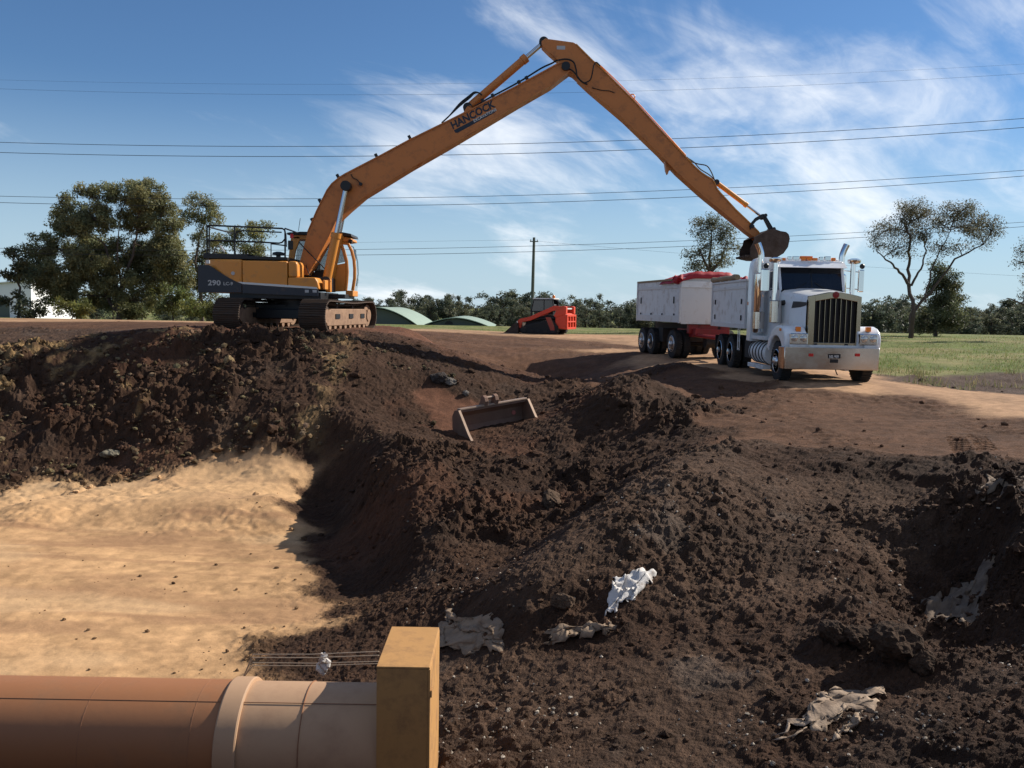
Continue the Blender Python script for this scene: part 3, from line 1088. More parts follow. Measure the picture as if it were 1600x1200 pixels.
# curved front glass between the two front pillars
rowa = [(EX(a, b, Y1 + 0.05)[0], Y1 + 0.05, EX(a, b, Y1 + 0.05)[1]) for a, b in cabfront]
rowb = [(p[0], Y2 - 0.05, p[2]) for p in rowa]
MB().grid([rowa, rowb]).build("windscreen", m_cabglass, ex, smooth=True)
q = EX(546, 455, Y1)
MB().bx(EX(540, 455, Y1)[0], EX(551.5, 455, Y1)[0], Y1, Y2, EX(546, 463, Y1)[1], EX(546, 454, Y1)[1]).build("front_sill", m_orange, ex, bevel=0.02)
rf = px_poly([(454, 366), (540, 370), (549, 372.5), (550, 376.5), (540, 378), (455, 373)], Y1)
MB().xz(rf, Y1 - 0.05, Y2 + 0.05).build("cab_roof", m_orange, ex, bevel=0.02)
rg_ = px_poly([(449, 363.5), (470, 362), (536, 363), (549, 365.5), (550.5, 370), (534, 368.3), (449, 367)], Y1 - 0.1)
MB().xz(rg_, Y1 - 0.15, Y2 + 0.1).build("roof_guard", m_black, ex, bevel=0.015)
q = EX(546.5, 377, Y1)
MB().cyl((q[0] - .02, Y1 - .08, q[1]), (q[0] + .09, Y1 - .08, q[1] - .02), 0.06, 0.07, 12).build("work_lamp", m_black, ex, smooth=True)
# seat inside
q = EX(506, 410, YC + 0.95)
m = MB()
m.box((q[0], YC + 0.97, q[1] - 0.32), (0.50, 0.50, 0.16))
m.box((q[0] - 0.24, YC + 0.97, q[1] + 0.10), (0.16, 0.48, 0.80))
m.build("seat", m_black, ex, bevel=0.04)
MB().tube(cabtube([(546, 384), (552, 386), (556, 396), (558.8, 410), (559.6, 428), (557, 447)], Y2, 0), 0.016, 6).build("grab_rail", m_black, ex, smooth=True)
q = EX(554.5, 399, Y2 + .05)
MB().box((q[0], Y2 + .05, q[1]), (0.07, 0.16, 0.36)).build("mirror", m_black, ex, bevel=0.02)

# boom: a welded box section, its outline traced at its own distance
BW = 0.29
boom_top = [(463, 428), (470, 402), (480.5, 362), (494, 330), (510.5, 297), (518, 287), (530, 277), (539, 271.5), (590, 245), (640, 218), (690, 193.5), (740, 168.5),
            (800, 138), (850, 111), (868, 101), (878, 97)]
boom_bot = [(480, 430), (492, 411), (513, 372), (525, 346), (545, 327.5), (569, 307), (610, 282), (640, 263.5), (700, 229), (760, 193), (810, 163), (862, 133), (880, 119), (891, 111)]
poly = px_poly(boom_top + [(886, 97), (892, 103)] + boom_bot[::-1], YC - BW)
MB().xz(poly, YC - BW, YC + BW).build("boom", m_boom, ex, bevel=0.018)
# flange strips along both edges of the near and far web
for nm, line in (("top_flange", boom_top[2:]), ("bottom_flange", boom_bot[1:])):
    up = 1.4 if nm == "top_flange" else -1.2
    a_ = px_poly([(p[0], p[1] - up * 0.4) for p in line], YC - BW)
    b_ = px_poly([(p[0] + (0.5 if nm == "top_flange" else -0.4), p[1] + up) for p in line], YC - BW)
    MB().xz(a_ + b_[::-1], YC - BW - 0.035, YC + BW + 0.035).build(nm, m_boom, ex)
# transport bracket under the boom
br = px_poly([(650, 256), (652, 259.5), (656, 259), (664, 251), (699, 231.5), (701, 231), (700.5, 227)], YC - 0.12)
MB().xz(br, YC - 0.12, YC + 0.12).build("boom_bracket", m_boom, ex, bevel=0.01)
# lettering on the boom web
pL, pR = PY(708, 203.5, YC - BW - 0.02), PY(771, 170, YC - BW - 0.02)
d_ = (pR - pL)
ang = math.atan2(d_.z, d_.x)


def on_boom(px, py):
    p = PY(px, py, YC - BW)
    return Matrix.Translation((p.x, YC - BW - 0.006, p.z)) @ Matrix.Rotation(math.radians(90), 4, 'X') @ Matrix.Rotation(ang, 4, 'Z')


text_obj("lettering", "HANCOCK", 0.31, on_boom(707.2, 202.3), m_navy, ex, sx=0.93, bold=0.010, shear=0.08)
bar = []
for a_, b_ in ((709, 203.7), (711.5, 207.3), (715, 207.6), (773.5, 175.6), (775, 172.3), (773.5, 170)):
    bar.append(EX(a_, b_, YC - BW))
MB().xz(bar, YC - BW - 0.004, YC - BW + 0.01).build("lettering_bar", m_navy, ex)
text_obj("lettering", "EXCAVATIONS", 0.115, on_boom(740.8, 191.3), m_white_decal, ex, sx=1.0, bold=0.002)
# pins on the boom
for a_, b_, r_ in ((541, 291, 0.105), (884, 104, 0.13), (564, 288, 0.05)):
    q = EX(a_, b_, YC - BW)
    MB().cyl((q[0], YC - BW - 0.09, q[1]), (q[0], YC + BW + 0.09, q[1]), r_, n=20).build("pin", m_black, ex, smooth=True)
# hydraulic hoses
def hose(pts, Y, r=0.018, mt=None):
    # rounded through the traced points
    P_ = [Vector((EX(a, b, Y)[0], Y, EX(a, b, Y)[1])) for a, b in pts]
    out = []
    n_ = len(P_)
    for i in range(n_ - 1):
        p0, p1, p2, p3 = P_[max(i - 1, 0)], P_[i], P_[i + 1], P_[min(i + 2, n_ - 1)]
        for k in range(6):
            t = k / 6
            out.append(0.5 * ((2 * p1) + (p2 - p0) * t + (2 * p0 - 5 * p1 + 4 * p2 - p3) * t * t + (3 * p1 - p0 - 3 * p2 + p3) * t ** 3))
    out.append(P_[-1])
    return MB().tube(out, r, 6).build("hose", mt or m_rubber, ex, smooth=True)


hose([(548, 272), (552, 278), (558, 281), (563, 287)], YC - BW - 0.03, 0.014)
hose([(537, 284), (534, 288), (541, 291)], YC - BW - 0.03, 0.012)
for k_, Yh in enumerate((YC - 0.16, YC - 0.05, YC + 0.08)):
    hose([(690, 192), (702, 181), (718, 166 - k_ * 2), (734, 153 - k_ * 2), (741, 146 - k_), (748, 145), (753, 149)], Yh, 0.022)
for Yh in (YC - 0.2, YC + 0.2):
    hose([(742, 166), (760, 155.5), (772, 149), (812, 127.5), (845, 107), (862, 99), (870, 94.5), (880, 93)], Yh, 0.026)
    for a_, b_ in ((754.5, 160), (770, 152), (811, 131), (823, 124.5), (640, 217), (588, 245.5), (528, 277.5), (500, 316), (488, 346)):
        q = EX(a_, b_, Yh)
        MB().box((q[0], Yh, q[1] + 0.04), (0.09, 0.08, 0.13), Matrix.Rotation(-0.5, 3, 'Y')).build("hose_clamp", m_black, ex)
hose([(872, 94), (886, 92.5), (896, 97), (900, 108), (902, 120), (910, 128), (918, 132)], YC - BW - 0.06, 0.024)
hose([(886, 107), (894, 110), (902, 119), (908, 127), (915, 131)], YC - BW - 0.05, 0.022)
hose([(912, 130), (922, 125), (926, 112), (928, 102), (932, 97.5), (938, 103)], YC - BW - 0.06, 0.02)
hose([(467, 378), (478, 390), (490, 402), (500, 412), (508, 421)], YC - BW - 0.12, 0.02)
hose([(478, 414), (481, 423), (484, 431)], YC - BW - 0.1, 0.016)


# hydraulic rams: barrel, gland, rod, eyes
def ram(p0, p1, split, r, Y, barrel_mat, parent=ex):
    a_, b_ = Vector((EX(*p0, Y)[0], Y, EX(*p0, Y)[1])), Vector((EX(*p1, Y)[0], Y, EX(*p1, Y)[1]))
    s_ = a_.lerp(b_, split)
    c_ = MB()
    c_.cyl(a_, s_, r, n=18)
    o = c_.build("ram_barrel", barrel_mat, parent, smooth=True)
    MB().cyl(a_.lerp(b_, split - 0.04), a_.lerp(b_, split + 0.012), r * 1.16, n=18).build("gland", barrel_mat, o, smooth=True)
    MB().cyl(s_, b_, r * 0.56, n=14).build("ram_rod", m_rod, parent, smooth=True)
    for e_ in (a_, b_):
        MB().cyl((e_.x, Y - r * 1.1, e_.z), (e_.x, Y + r * 1.1, e_.z), r * 1.15, n=16).build("ram_eye", m_black, parent, smooth=True)


ram((510, 440), (541, 291), 0.50, 0.135, YC - 0.50, m_orange)
ram((515, 440), (545, 291), 0.50, 0.135, YC + 0.45, m_orange)
ram((731, 169), (849.5, 66.5), 0.76, 0.125, YC, m_boom)
bk = px_poly([(722, 179), (730, 166), (735, 165), (742, 169), (746, 167)], YC - 0.2)
MB().xz(bk, YC - 0.2, YC + 0.2).build("ram_bracket", m_boom, ex, bevel=0.01)
MB().bx(EX(503, 440, YC)[0], EX(519, 440, YC)[0], YC - 0.62, YC + 0.6, EX(510, 456, YC)[1], EX(510, 434, YC)[1]).build("boom_foot", m_black, ex, bevel=0.03)

# arm
AW = 0.23
arm_top = [(846, 64), (852, 60), (896, 66), (901, 69), (927, 95), (941, 107), (965, 131), (990, 156), (1033, 203), (1075, 248), (1085, 259), (1096, 269), (1105, 275), (1114, 280), (1118, 287),
           (1121, 295), (1127, 302), (1150, 327), (1172, 348), (1186, 362), (1189, 368)]
arm_bot = [(847, 71), (858, 82), (872, 94), (884, 111), (895, 116), (903, 123), (920, 139), (975, 186), (1031, 240), (1043, 253), (1060, 271), (1098, 305), (1130, 331), (1168, 362), (1184, 374)]
MB().xz(px_poly(arm_top + arm_bot[::-1], YC - AW), YC - AW, YC + AW).build("arm", m_boom, ex, bevel=0.016)
a_ = px_poly([(p[0] - .2, p[1] - .5) for p in arm_top[3:]], YC - AW)
b_ = px_poly([(p[0] - 1.2, p[1] + .9) for p in arm_top[3:]], YC - AW)
MB().xz(a_ + b_[::-1], YC - AW - 0.03, YC + AW + 0.03).build("arm_flange", m_orange, ex)
a_ = px_poly([(p[0] - .3, p[1] + .5) for p in arm_bot[5:]], YC - AW)
b_ = px_poly([(p[0] + .9, p[1] - .8) for p in arm_bot[5:]], YC - AW)
MB().xz(a_ + b_[::-1], YC - AW - 0.03, YC + AW + 0.03).build("arm_flange", m_boom, ex)
q0, q1 = EX(870, 71.5, YC - AW), EX(883, 77.5, YC - AW)
MB().bx(q0[0], q1[0], YC - AW - 0.006, YC - AW + 0.01, q1[1], q0[1]).build("arm_label", m_letter_grey, ex)
lg = px_poly([(1039, 252), (1041, 266), (1043.5, 272), (1045.5, 266), (1050, 264), (1055, 271), (1058, 270), (1052, 262), (1046, 254)], YC - 0.12)
MB().xz(lg, YC - 0.12, YC + 0.12).build("arm_lug", m_boom, ex)
q = EX(988, 153, YC)
m = MB()
ring = [(q[0] + 0.075 * math.cos(t), YC - 0.02, q[1] + 0.075 * math.sin(t) + 0.03) for t in np.linspace(0, 2 * math.pi, 14, endpoint=False)]
m.tube(ring, 0.018, 6, closed=True)
m.build("lifting_eye", m_orange, ex, smooth=True)
hose([(930, 97), (941, 105), (990, 153.5), (1072, 243)], YC + 0.12, 0.018, m_boom)
hose([(1073, 245), (1080, 252), (1090, 256), (1104, 259), (1111, 268), (1116, 280)], YC - 0.12, 0.018)
hose([(1075, 247), (1085, 254), (1094, 264), (1108, 273), (1118, 282)], YC - 0.06, 0.018)
hose([(925, 137), (940, 141), (952, 142), (960, 145)], YC - AW - 0.02, 0.012)

# bucket ram, linkage and bucket
ram((1119, 285), (1191, 339), 0.66, 0.075, YC, m_orange)
for Yl in (YC - 0.26, YC + 0.26):
    m = MB()
    pts_ = [(1171, 356), (1174, 350), (1180, 343), (1188, 338.5), (1193, 337)]
    o_ = px_poly([(a, b - 2.6) for a, b in pts_], Yl)
    i_ = px_poly([(a + 1.2, b + 2.8) for a, b in pts_], Yl)
    m.xz(o_ + i_[::-1], Yl - 0.03, Yl + 0.03)
    m.build("bucket_link", m_black, ex)
    o_ = px_poly([(1190, 336), (1195, 336), (1208, 358), (1202, 360)], Yl * 0.98 + YC * 0.02)
    MB().xz(o_, Yl - 0.025 + .05 * (1 if Yl < YC else -1), Yl + 0.025 + .05 * (1 if Yl < YC else -1)).build("bucket_link", m_black, ex)
for a_, b_ in ((1172, 355), (1192, 338), (1185, 368), (1205, 359)):
    q = EX(a_, b_, YC)
    MB().cyl((q[0], YC - 0.31, q[1]), (q[0], YC + 0.31, q[1]), 0.055, n=14).build("pin", m_black, ex, smooth=True)
bprof = [(1179, 371), (1188, 366), (1202, 358.5), (1208, 357), (1219, 361), (1228, 362.5), (1232, 366), (1233.8, 373), (1231, 386), (1224, 396), (1214, 402), (1200, 405), (1184, 404.5), (1172, 402)]
bside = bprof + [(1172, 388), (1177, 379)]
HB = 0.62
for Ys in (YC - HB, YC + HB):
    MB().xz(px_poly(bside, YC - HB), Ys - 0.025, Ys + 0.025).build("bucket_side", m_bucketsteel, ex)
P0 = px_poly(bprof, YC - HB)
P1 = []
cx_, cz_ = np.mean([p[0] for p in P0]), np.mean([p[1] for p in P0])
for p in P0:
    P1.append((cx_ + (p[0] - cx_) * 0.93, cz_ + (p[1] - cz_) * 0.93))
m = MB()
m.xz(P0 + P1[::-1], YC - HB + 0.02, YC + HB - 0.02)
m.build("bucket_shell", m_bucketsteel, ex)
for k in range(5):
    yk = YC - HB + 0.08 + k * (2 * HB - 0.16) / 4
    q = EX(1172, 401, YC - HB)
    q2 = EX(1172, 390, YC - HB)
    MB().box((q[0] - 0.02, yk, q[1] + 0.02), (0.22, 0.10, 0.07)).build("tooth", m_bucketsteel, ex, bevel=0.01)

# crawler undercarriage, turned almost at right angles to the house
AX = Vector((0.150, 0.9887, 0)).normalized()
LT = Vector((AX.y, -AX.x, 0))


def UC(along, lat, z):
    return Vector((XC, YC, ZG)) + AX * along + LT * lat + Vector((0, 0, z))


RU = Matrix((LT, AX, (0, 0, 1))).transposed()          # columns: lateral, along, up
LS_, RE = 3.85, 0.44
per = 2 * LS_ + 2 * math.pi * RE
NS = 54


def loop_pt(s_):
    s_ = s_ % per
    if s_ < LS_:
        return (-LS_ / 2 + s_, 0.03, 0.0)
    s_ -= LS_
    if s_ < math.pi * RE:
        t = s_ / RE
        return (LS_ / 2 + RE * math.sin(t), RE - RE * math.cos(t) + 0.03, t)
    s_ -= math.pi * RE
    if s_ < LS_:
        sag = -0.05 * math.sin(math.pi * s_ / LS_) ** 2
        return (LS_ / 2 - s_, 2 * RE + 0.03 + sag, math.pi)
    s_ -= LS_
    t = s_ / RE
    return (-LS_ / 2 - RE * math.sin(t), RE + RE * math.cos(t) + 0.03, math.pi + t)


shoe = MB()
shoe.box((0, 0, 0.0), (0.80, 0.188, 0.03))
for k in (-0.07, 0.0, 0.07):
    shoe.box((0, k, -0.03), (0.80, 0.022, 0.035))
shoe_me = None
for side in (-1.3, 1.3):
    tp = MB()
    fr = [(-1.95, 0.30), (-1.8, 0.18), (1.8, 0.18), (1.95, 0.30), (1.95, 0.55), (1.5, 0.68), (-1.5, 0.68), (-1.95, 0.55)]
    tp.prism([UC(a, side - 0.26, z) for a, z in fr], LT * 0.52)
    tf = tp.build("track_frame", m_trackframe, ex, bevel=0.02)
    for a in (-1.0, 0.2, 1.3):
        MB().box(UC(a, side + 0.27, 0.46), (0.03, 0.36, 0.14), RU).build("frame_pocket", m_black, tf)
    for nm, a in (("idler", -LS_ / 2), ("sprocket", LS_ / 2)):
        MB().cyl(UC(a, side - 0.22, RE + 0.03), UC(a, side + 0.22, RE + 0.03), 0.36, n=24).build(nm, m_trackframe if nm == "sprocket" else m_tracksteel, ex, smooth=True)
        MB().cyl(UC(a, side + 0.22, RE + 0.03), UC(a, side + 0.29, RE + 0.03), 0.20, n=20).build("hub", m_trackframe, ex, smooth=True)
    for k in range(8):
        a = -1.55 + k * 3.1 / 7
        MB().cyl(UC(a, side - 0.2, 0.15), UC(a, side + 0.24, 0.15), 0.10, n=14).build("roller", m_trackframe, ex, smooth=True)
    for a in (-0.7, 0.7):
        MB().cyl(UC(a, side - 0.15, 0.74), UC(a, side + 0.15, 0.74), 0.08, n=12).build("carrier_roller", m_tracksteel, ex, smooth=True)
    for k in range(NS):
        a, z, rot = loop_pt(k * per / NS)
        if shoe_me is None:
            so = shoe.build("track_shoe", m_tracksteel, None)
            shoe_me = so.data
        else:
            so = bpy.data.objects.new("track_shoe", shoe_me)
            COL.objects.link(so)
        so.parent = ex
        so.matrix_local = Matrix.Translation(UC(a, side, z) - Vector((XC, YC, ZG))) @ (RU @ Matrix.Rotation(rot, 3, 'X')).to_4x4()
    # link chain inside the shoes
    ch = MB()
    for s2 in (-0.10, 0.10):
        pts_ = []
        for k in range(40):
            a, z, rot = loop_pt(k * per / 40)
            inw = 0.07
            pts_.append(UC(a - inw * math.sin(rot), side + s2, z + inw * math.cos(rot)))
        ch.tube(pts_, 0.045, 5, closed=True)
    ch.build("track_chain", m_tracksteel, ex)
m = MB()
m.box(UC(0, 0, 0.62), (2.3, 1.5, 0.36), RU)
for a in (-0.75, 0.75):
    m.box(UC(a, 0, 0.50), (2.4, 0.42, 0.30), RU)
m.build("car_body", m_black, ex, bevel=0.03)
# ---------------------------------------------------------------- tipper truck
m_white = mat("white_truck_paint", (0.78, 0.79, 0.80), 0.28, var=0.04, vscale=2, dirt=(0.48, 0.38, 0.29), dirt_amt=0.25, dirt_scale=2.4, spec=0.5, coat=0.3)
m_alu = mat("dull_alloy_panel", (0.72, 0.71, 0.70), 0.50, metal=0.1, var=0.12, vscale=3, dirt=(0.46, 0.38, 0.30), dirt_amt=0.36, dirt_scale=2.6)
m_alu_warm = mat("alloy_headboard", (0.66, 0.64, 0.62), 0.55, metal=0.15, var=0.08, vscale=2, dirt=(0.45, 0.36, 0.28), dirt_amt=0.3, dirt_scale=2)
m_chrome = mat("chrome", (0.75, 0.75, 0.74), 0.10, metal=1.0, var=0.08, vscale=5, rvar=0.06)
m_polish = mat("polished_bumper", (0.52, 0.47, 0.43), 0.16, metal=1.0, var=0.1, vscale=3, rvar=0.08, bump=0.05, bscale=3)
m_dark = mat("dark_chassis", (0.018, 0.017, 0.017), 0.7, var=0.4, vscale=6, dirt=(0.07, 0.05, 0.036), dirt_amt=0.4, dirt_scale=4)
m_tyre = mat("tyre_rubber", (0.022, 0.021, 0.021), 0.85, var=0.3, vscale=8, dirt=(0.10, 0.07, 0.05), dirt_amt=0.35, dirt_scale=3, bump=0.2)
m_rim = mat("alloy_rim", (0.62, 0.63, 0.65), 0.28, metal=0.9, var=0.15, vscale=9)
m_grille = mat("grille_black", (0.010, 0.010, 0.011), 0.5)
m_lamp = mat("headlamp_glass", (0.52, 0.52, 0.50), 0.08, metal=0.6)
m_red = mat("red_trailer_paint", (0.24, 0.014, 0.014), 0.45, var=0.15, dirt=(0.16, 0.06, 0.04), dirt_amt=0.35, dirt_scale=3)
m_tarp = mat("red_tarp", (0.36, 0.014, 0.022), 0.60, var=0.15, vscale=3, bump=0.5, bscale=5)
m_wood = mat("weathered_edge_board", (0.30, 0.22, 0.13), 0.8, var=0.3, vscale=7)
m_grchrome = mat("grille_chrome", (0.38, 0.31, 0.22), 0.20, metal=1.0, var=0.15, vscale=5, rvar=0.08)
m_darkglass = glass_mat("dark_windscreen", (0.010, 0.012, 0.018), 0.93, 0.04)

TX, TG = 8.27, 0.40
tk = thing("tipper_truck", "white bonneted tipper truck with a tall chrome grille, parked on the dirt track", "truck", (TX, 26.5, TG))


def make_wheel(parent, c, r, w, side, dual=False, nm="tyre"):
    """c centre of the outer face side; side -1 faces -x, +1 faces +x; axis along x"""
    c = Vector(c)
    sgn = side
    prof = [(r * 0.60, -w / 2), (r * 0.86, -w / 2), (r * 0.96, -w / 2 + 0.02), (r, -w / 2 + 0.06), (r, w / 2 - 0.06), (r * 0.96, w / 2 - 0.02), (r * 0.86, w / 2), (r * 0.60, w / 2)]
    m = MB().lathe(prof, c, (1, 0, 0), 32)
    # tread blocks
    for k in range(36):
        t = 2 * math.pi * k / 36
        rot = Matrix.Rotation(t, 3, 'X')
        m.box(c + rot @ Vector((0, 0, r + 0.002)), (w * 0.86, 0.055, 0.022), rot)
    ty = m.build(nm, m_tyre, parent, smooth=True)
    f = w / 2 * sgn
    rp = [(r * 0.60, 0.0), (r * 0.57, 0.01), (r * 0.52, -0.06), (r * 0.30, -0.10 if dual else -0.02), (r * 0.20, -0.10 if dual else 0.03), (r * 0.19, 0.07), (r * 0.10, 0.09)]
    MB().lathe(rp, c + Vector((f, 0, 0)), (sgn, 0, 0), 28).build("rim", m_rim, ty, smooth=True)
    nuts = MB()
    for k in range(10):
        t = 2 * math.pi * k / 10
        q = c + Vector((f, r * 0.36 * math.cos(t), r * 0.36 * math.sin(t)))
        nuts.cyl(q - Vector((sgn * .08, 0, 0)), q + Vector((sgn * (0.0 if dual else 0.03), 0, 0)), 0.016, n=6)
    o = nuts.build("wheel_nuts", m_chrome, ty)
    o["kind"] = "stuff"
    return ty


WR = 0.53
for s in (-1, 1):
    make_wheel(tk, (TX + s * 1.06, 23.25, TG + WR - 0.02), WR, 0.30, s)
    for yb in (28.2, 29.6):
        make_wheel(tk, (TX + s * 1.09, yb, TG + WR - 0.02), WR, 0.27, s, True)
        make_wheel(tk, (TX + s * 0.76, yb, TG + WR - 0.02), WR, 0.27, s, True)
m = MB()
for s in (-1, 1):
    m.bx(TX + s * 0.40 - 0.04, TX + s * 0.40 + 0.04, 22.6, 30.6, TG + 0.72, TG + 1.02)
for yb in (23.25, 28.2, 29.6):
    m.cyl((TX - 1.0, yb, TG + WR), (TX + 1.0, yb, TG + WR), 0.09, n=10)
m.bx(TX - 0.4, TX + 0.4, 24, 27.3, TG + 0.55, TG + 0.72)
m.build("chassis", m_dark, tk)


def T_(px, py, Y):
    p = PY(px, py, Y)
    return p.x, p.z


# bumper, with rounded ends, plate, lamps and tow slot
YB = 22.30
bx0, bz0 = T_(1223.5, 576.5, YB)
bx1, bz1 = T_(1377, 544.5, YB)
bl = 2 * TX - bx1
plan = []
for k in range(7):
    t = math.radians(90 * k / 6)
    plan.append((bx0 + 0.14 - 0.14 * math.sin(t + 0) if False else bx0 + 0.10 * (1 - math.sin(t)), YB + 0.14 * (1 - math.sin(t)) if False else YB + 0.12 * (1 - math.sin(t))))
plan = [(bx0, YB + 0.45), (bx0, YB + 0.10), (bx0 + 0.03, YB + 0.03), (bx0 + 0.10, YB), (bx1 - 0.10, YB), (bx1 - 0.03, YB + 0.03), (bx1, YB + 0.10), (bx1, YB + 0.45),
        (bx1 - 0.03, YB + 0.45), (bx1 - 0.05, YB + 0.10), (bx1 - 0.12, YB + 0.04), (bx0 + 0.12, YB + 0.04), (bx0 + 0.05, YB + 0.10), (bx0 + 0.03, YB + 0.45)]
m = MB().prism([(a, b, bz0) for a, b in plan], (0, 0, bz1 - bz0))
bumper = m.build("bumper", m_polish, tk, bevel=0.012, smooth=True, label="polished bright metal front bumper")
for a, b, c, d, nm, mt in ((1294, 553, 1313, 560.3, "number_plate", m_grille), (1297, 561.3, 1309.2, 567, "tow_slot", m_grille),
                           (1263.5, 552.3, 1270.5, 557, "marker_lamp", m_red_lens), (1336.2, 552.3, 1343.3, 557, "marker_lamp", m_red_lens)):
    x0, z1 = T_(a, b, YB)
    x1, z0 = T_(c, d, YB)
    MB().bx(x0, x1, YB - 0.018, YB + 0.01, z0, z1).build(nm, mt, bumper, bevel=0.004)
x0, z0 = T_(1295.2, 559.2, YB)
text_obj("plate_lettering", "NIL\u00b7909", 0.105, Matrix.Translation((x0 - 0.005, YB - 0.021, z0)) @ Matrix.Rotation(math.radians(90), 4, 'X'), m_white_decal, bumper, sx=0.72, bold=0.002)
x0, z0 = T_(1307.5, 578, YB)
MB().tube([(x0, YB + .1, z0 + .02), (x0 + 0.02, YB + .1, z0 - .06), (x0 + 0.06, YB + .1, z0 - .14)], 0.014, 6).build("hanging_strap", m_rubber, tk)

# grille
YG = 22.62
gx0, gz1 = T_(1265, 459.5, YG)
gx1, gz0 = T_(1343, 542, YG)
ix0, iz1 = T_(1274, 469, YG)
ix1, iz0 = T_(1336.5, 536, YG)
gmx = (gx0 + gx1) / 2
outer = [(gx0, gz0), (gx0, gz1 - 0.05), (gx0 + 0.06, gz1), (gmx - 0.15, gz1 + 0.06), (gmx + 0.15, gz1 + 0.06), (gx1 - 0.06, gz1), (gx1, gz1 - 0.05), (gx1, gz0)]
m = MB()
m.xz([(gx0, gz0), (gx0, gz1 - 0.05), (ix0, gz1 - 0.02), (ix0, gz0)], YG, YG + 0.16)
m.xz([(ix1, gz0), (ix1, gz1 - 0.02), (gx1, gz1 - 0.05), (gx1, gz0)], YG, YG + 0.16)
m.xz([(ix0 - .002, iz1 - 0.03), (ix0 - .002, gz1 - 0.02), (gmx - 0.15, gz1 + 0.06), (gmx + 0.15, gz1 + 0.06), (ix1 + .002, gz1 - 0.02), (ix1 + .002, iz1 - 0.03), (gmx + .1, iz1 + 0.05), (gmx - .1, iz1 + .05)], YG - .003, YG + 0.157)
m.bx(ix0 - .002, ix1 + .002, YG - .003, YG + 0.157, gz0 + .002, iz0)
m.build("grille_surround", m_grchrome, tk, bevel=0.012)
MB().bx(ix0, ix1, YG + 0.10, YG + 0.13, iz0, iz1 + 0.05).build("grille_mesh", m_grille, tk)
for k in range(7):
    xk = ix0 + (ix1 - ix0) * (k + 1) / 8
    MB().bx(xk - 0.007, xk + 0.007, YG + 0.03, YG + 0.09, iz0, iz1 + 0.04).build("grille_bar", m_grchrome, tk)
for k in range(16):
    xk = ix0 + (ix1 - ix0) * (k + 0.5) / 16
    MB().bx(xk - 0.004, xk + 0.004, YG + 0.07, YG + 0.1, iz0, iz1 + 0.02).build("grille_slat", m_dark, tk)
MB().lathe([(0.085, 0), (0.085, 0.02), (0.03, 0.03)], (gmx, YG - 0.0, gz1 - 0.01), (0, -1, 0), 18).build("badge", m_red, tk)

# bonnet: lofted from grille to cowl
YW = 24.20
wx0, wz0 = T_(1219, 454, YW)
wx1, _ = T_(1319, 454, YW)
cwm = (wx0 + wx1) / 2


def bonnet_sec(x0, x1, zb, zt, Y, crown):
    xm = (x0 + x1) / 2
    pts = [(x0, zb), (x0, zt - 0.16), (x0 + 0.03, zt - 0.07), (x0 + 0.11, zt - 0.015), (xm - (xm - x0) * .4, zt + crown * .8), (xm, zt + crown),
           (xm + (x1 - xm) * .4, zt + crown * .8), (x1 - 0.11, zt - 0.015), (x1 - 0.03, zt - 0.07), (x1, zt - 0.16), (x1, zb)]
    return [(a, Y, b) for a, b in pts]


secs = []
for t in np.linspace(0, 1, 6):
    x0 = (gx0 - 0.02) * (1 - t) + wx0 * t
    x1 = (gx1 + 0.02) * (1 - t) + wx1 * t
    secs.append(bonnet_sec(x0, x1, TG + 0.95, (gz1 - 0.02) * (1 - t) + (wz0 + 0.03) * t, YG + 0.14 + (YW - YG - 0.12) * t, 0.05))
MB().grid(secs).build("bonnet", m_white, tk, smooth=True, sharp=50)
# badge lettering plate on the bonnet side: slanted black flash
p_ = [PX(1237, 481.5, TX - 0.80), PX(1240, 470.5, TX - 0.80), PX(1262, 472, TX - 0.76), PX(1262, 477, TX - 0.76), PX(1252, 479.5, TX - .78)]
fl = []
for a, b in ((1237, 481.5), (1240, 470.8), (1247, 471), (1262, 472.2), (1262, 477.2), (1251, 480)):
    # point on the lofted side wall
    for t in np.linspace(0, 1, 60):
        Yt = YG + 0.14 + (YW - YG - 0.12) * t
        xs = (gx0 - 0.02) * (1 - t) + wx0 * t
        p = PY(a, b, Yt)
        if p.x >= xs:
            break
    fl.append(Vector((xs - 0.006, Yt, p.z)))
MB().add(fl, [tuple(range(len(fl)))]).build("side_flash", m_navy, tk)

# mudguards over the front wheels
for s in (-1, 1):
    xo = TX + s * 1.25
    xi = TX + s * 0.66
    out = [(22.50, TG + 0.92), (22.48, TG + 1.16), (22.55, TG + 1.30), (22.72, TG + 1.42), (22.95, TG + 1.47), (23.25, TG + 1.45), (23.6, TG + 1.34), (23.9, TG + 1.12), (24.05, TG + 0.86)]
    arch = []
    for k in range(9):
        t = math.radians(18 + 150 * k / 8)
        arch.append((23.25 + 0.66 * math.cos(t), TG + WR + 0.66 * math.sin(t)))
    inn = [p for p in arch]
    m = MB()
    pts = out + inn
    m.yz(pts, min(xo, xi), max(xo, xi))
    m.build("mudguard", m_white, tk, bevel=0.035, smooth=True, seg=3)
    # headlamp cluster
    q = (1248, 529.5) if s < 0 else (1357, 531)
    hx, hz = T_(q[0], q[1], 22.45)
    hb = MB().box((hx, 22.50, hz), (0.47, 0.14, 0.29)).build("headlamp_housing", m_chrome, tk, bevel=0.02)
    for k in (-0.115, 0.115):
        MB().lathe([(0.088, 0), (0.088, 0.012), (0.07, 0.03), (0.03, 0.038)], (hx + k, 22.43, hz + 0.02), (0, -1, 0), 20).build("headlamp", m_lamp, hb, smooth=True)
    q = (1247, 514.3) if s < 0 else (1356.5, 514.8)
    ax, az = T_(q[0], q[1], 22.6)
    MB().box((ax, 22.60, az), (0.125, 0.10, 0.125)).build("indicator", m_amber, tk, bevel=0.012)
ax, az = T_(1215.5, 514.5, 23.0)
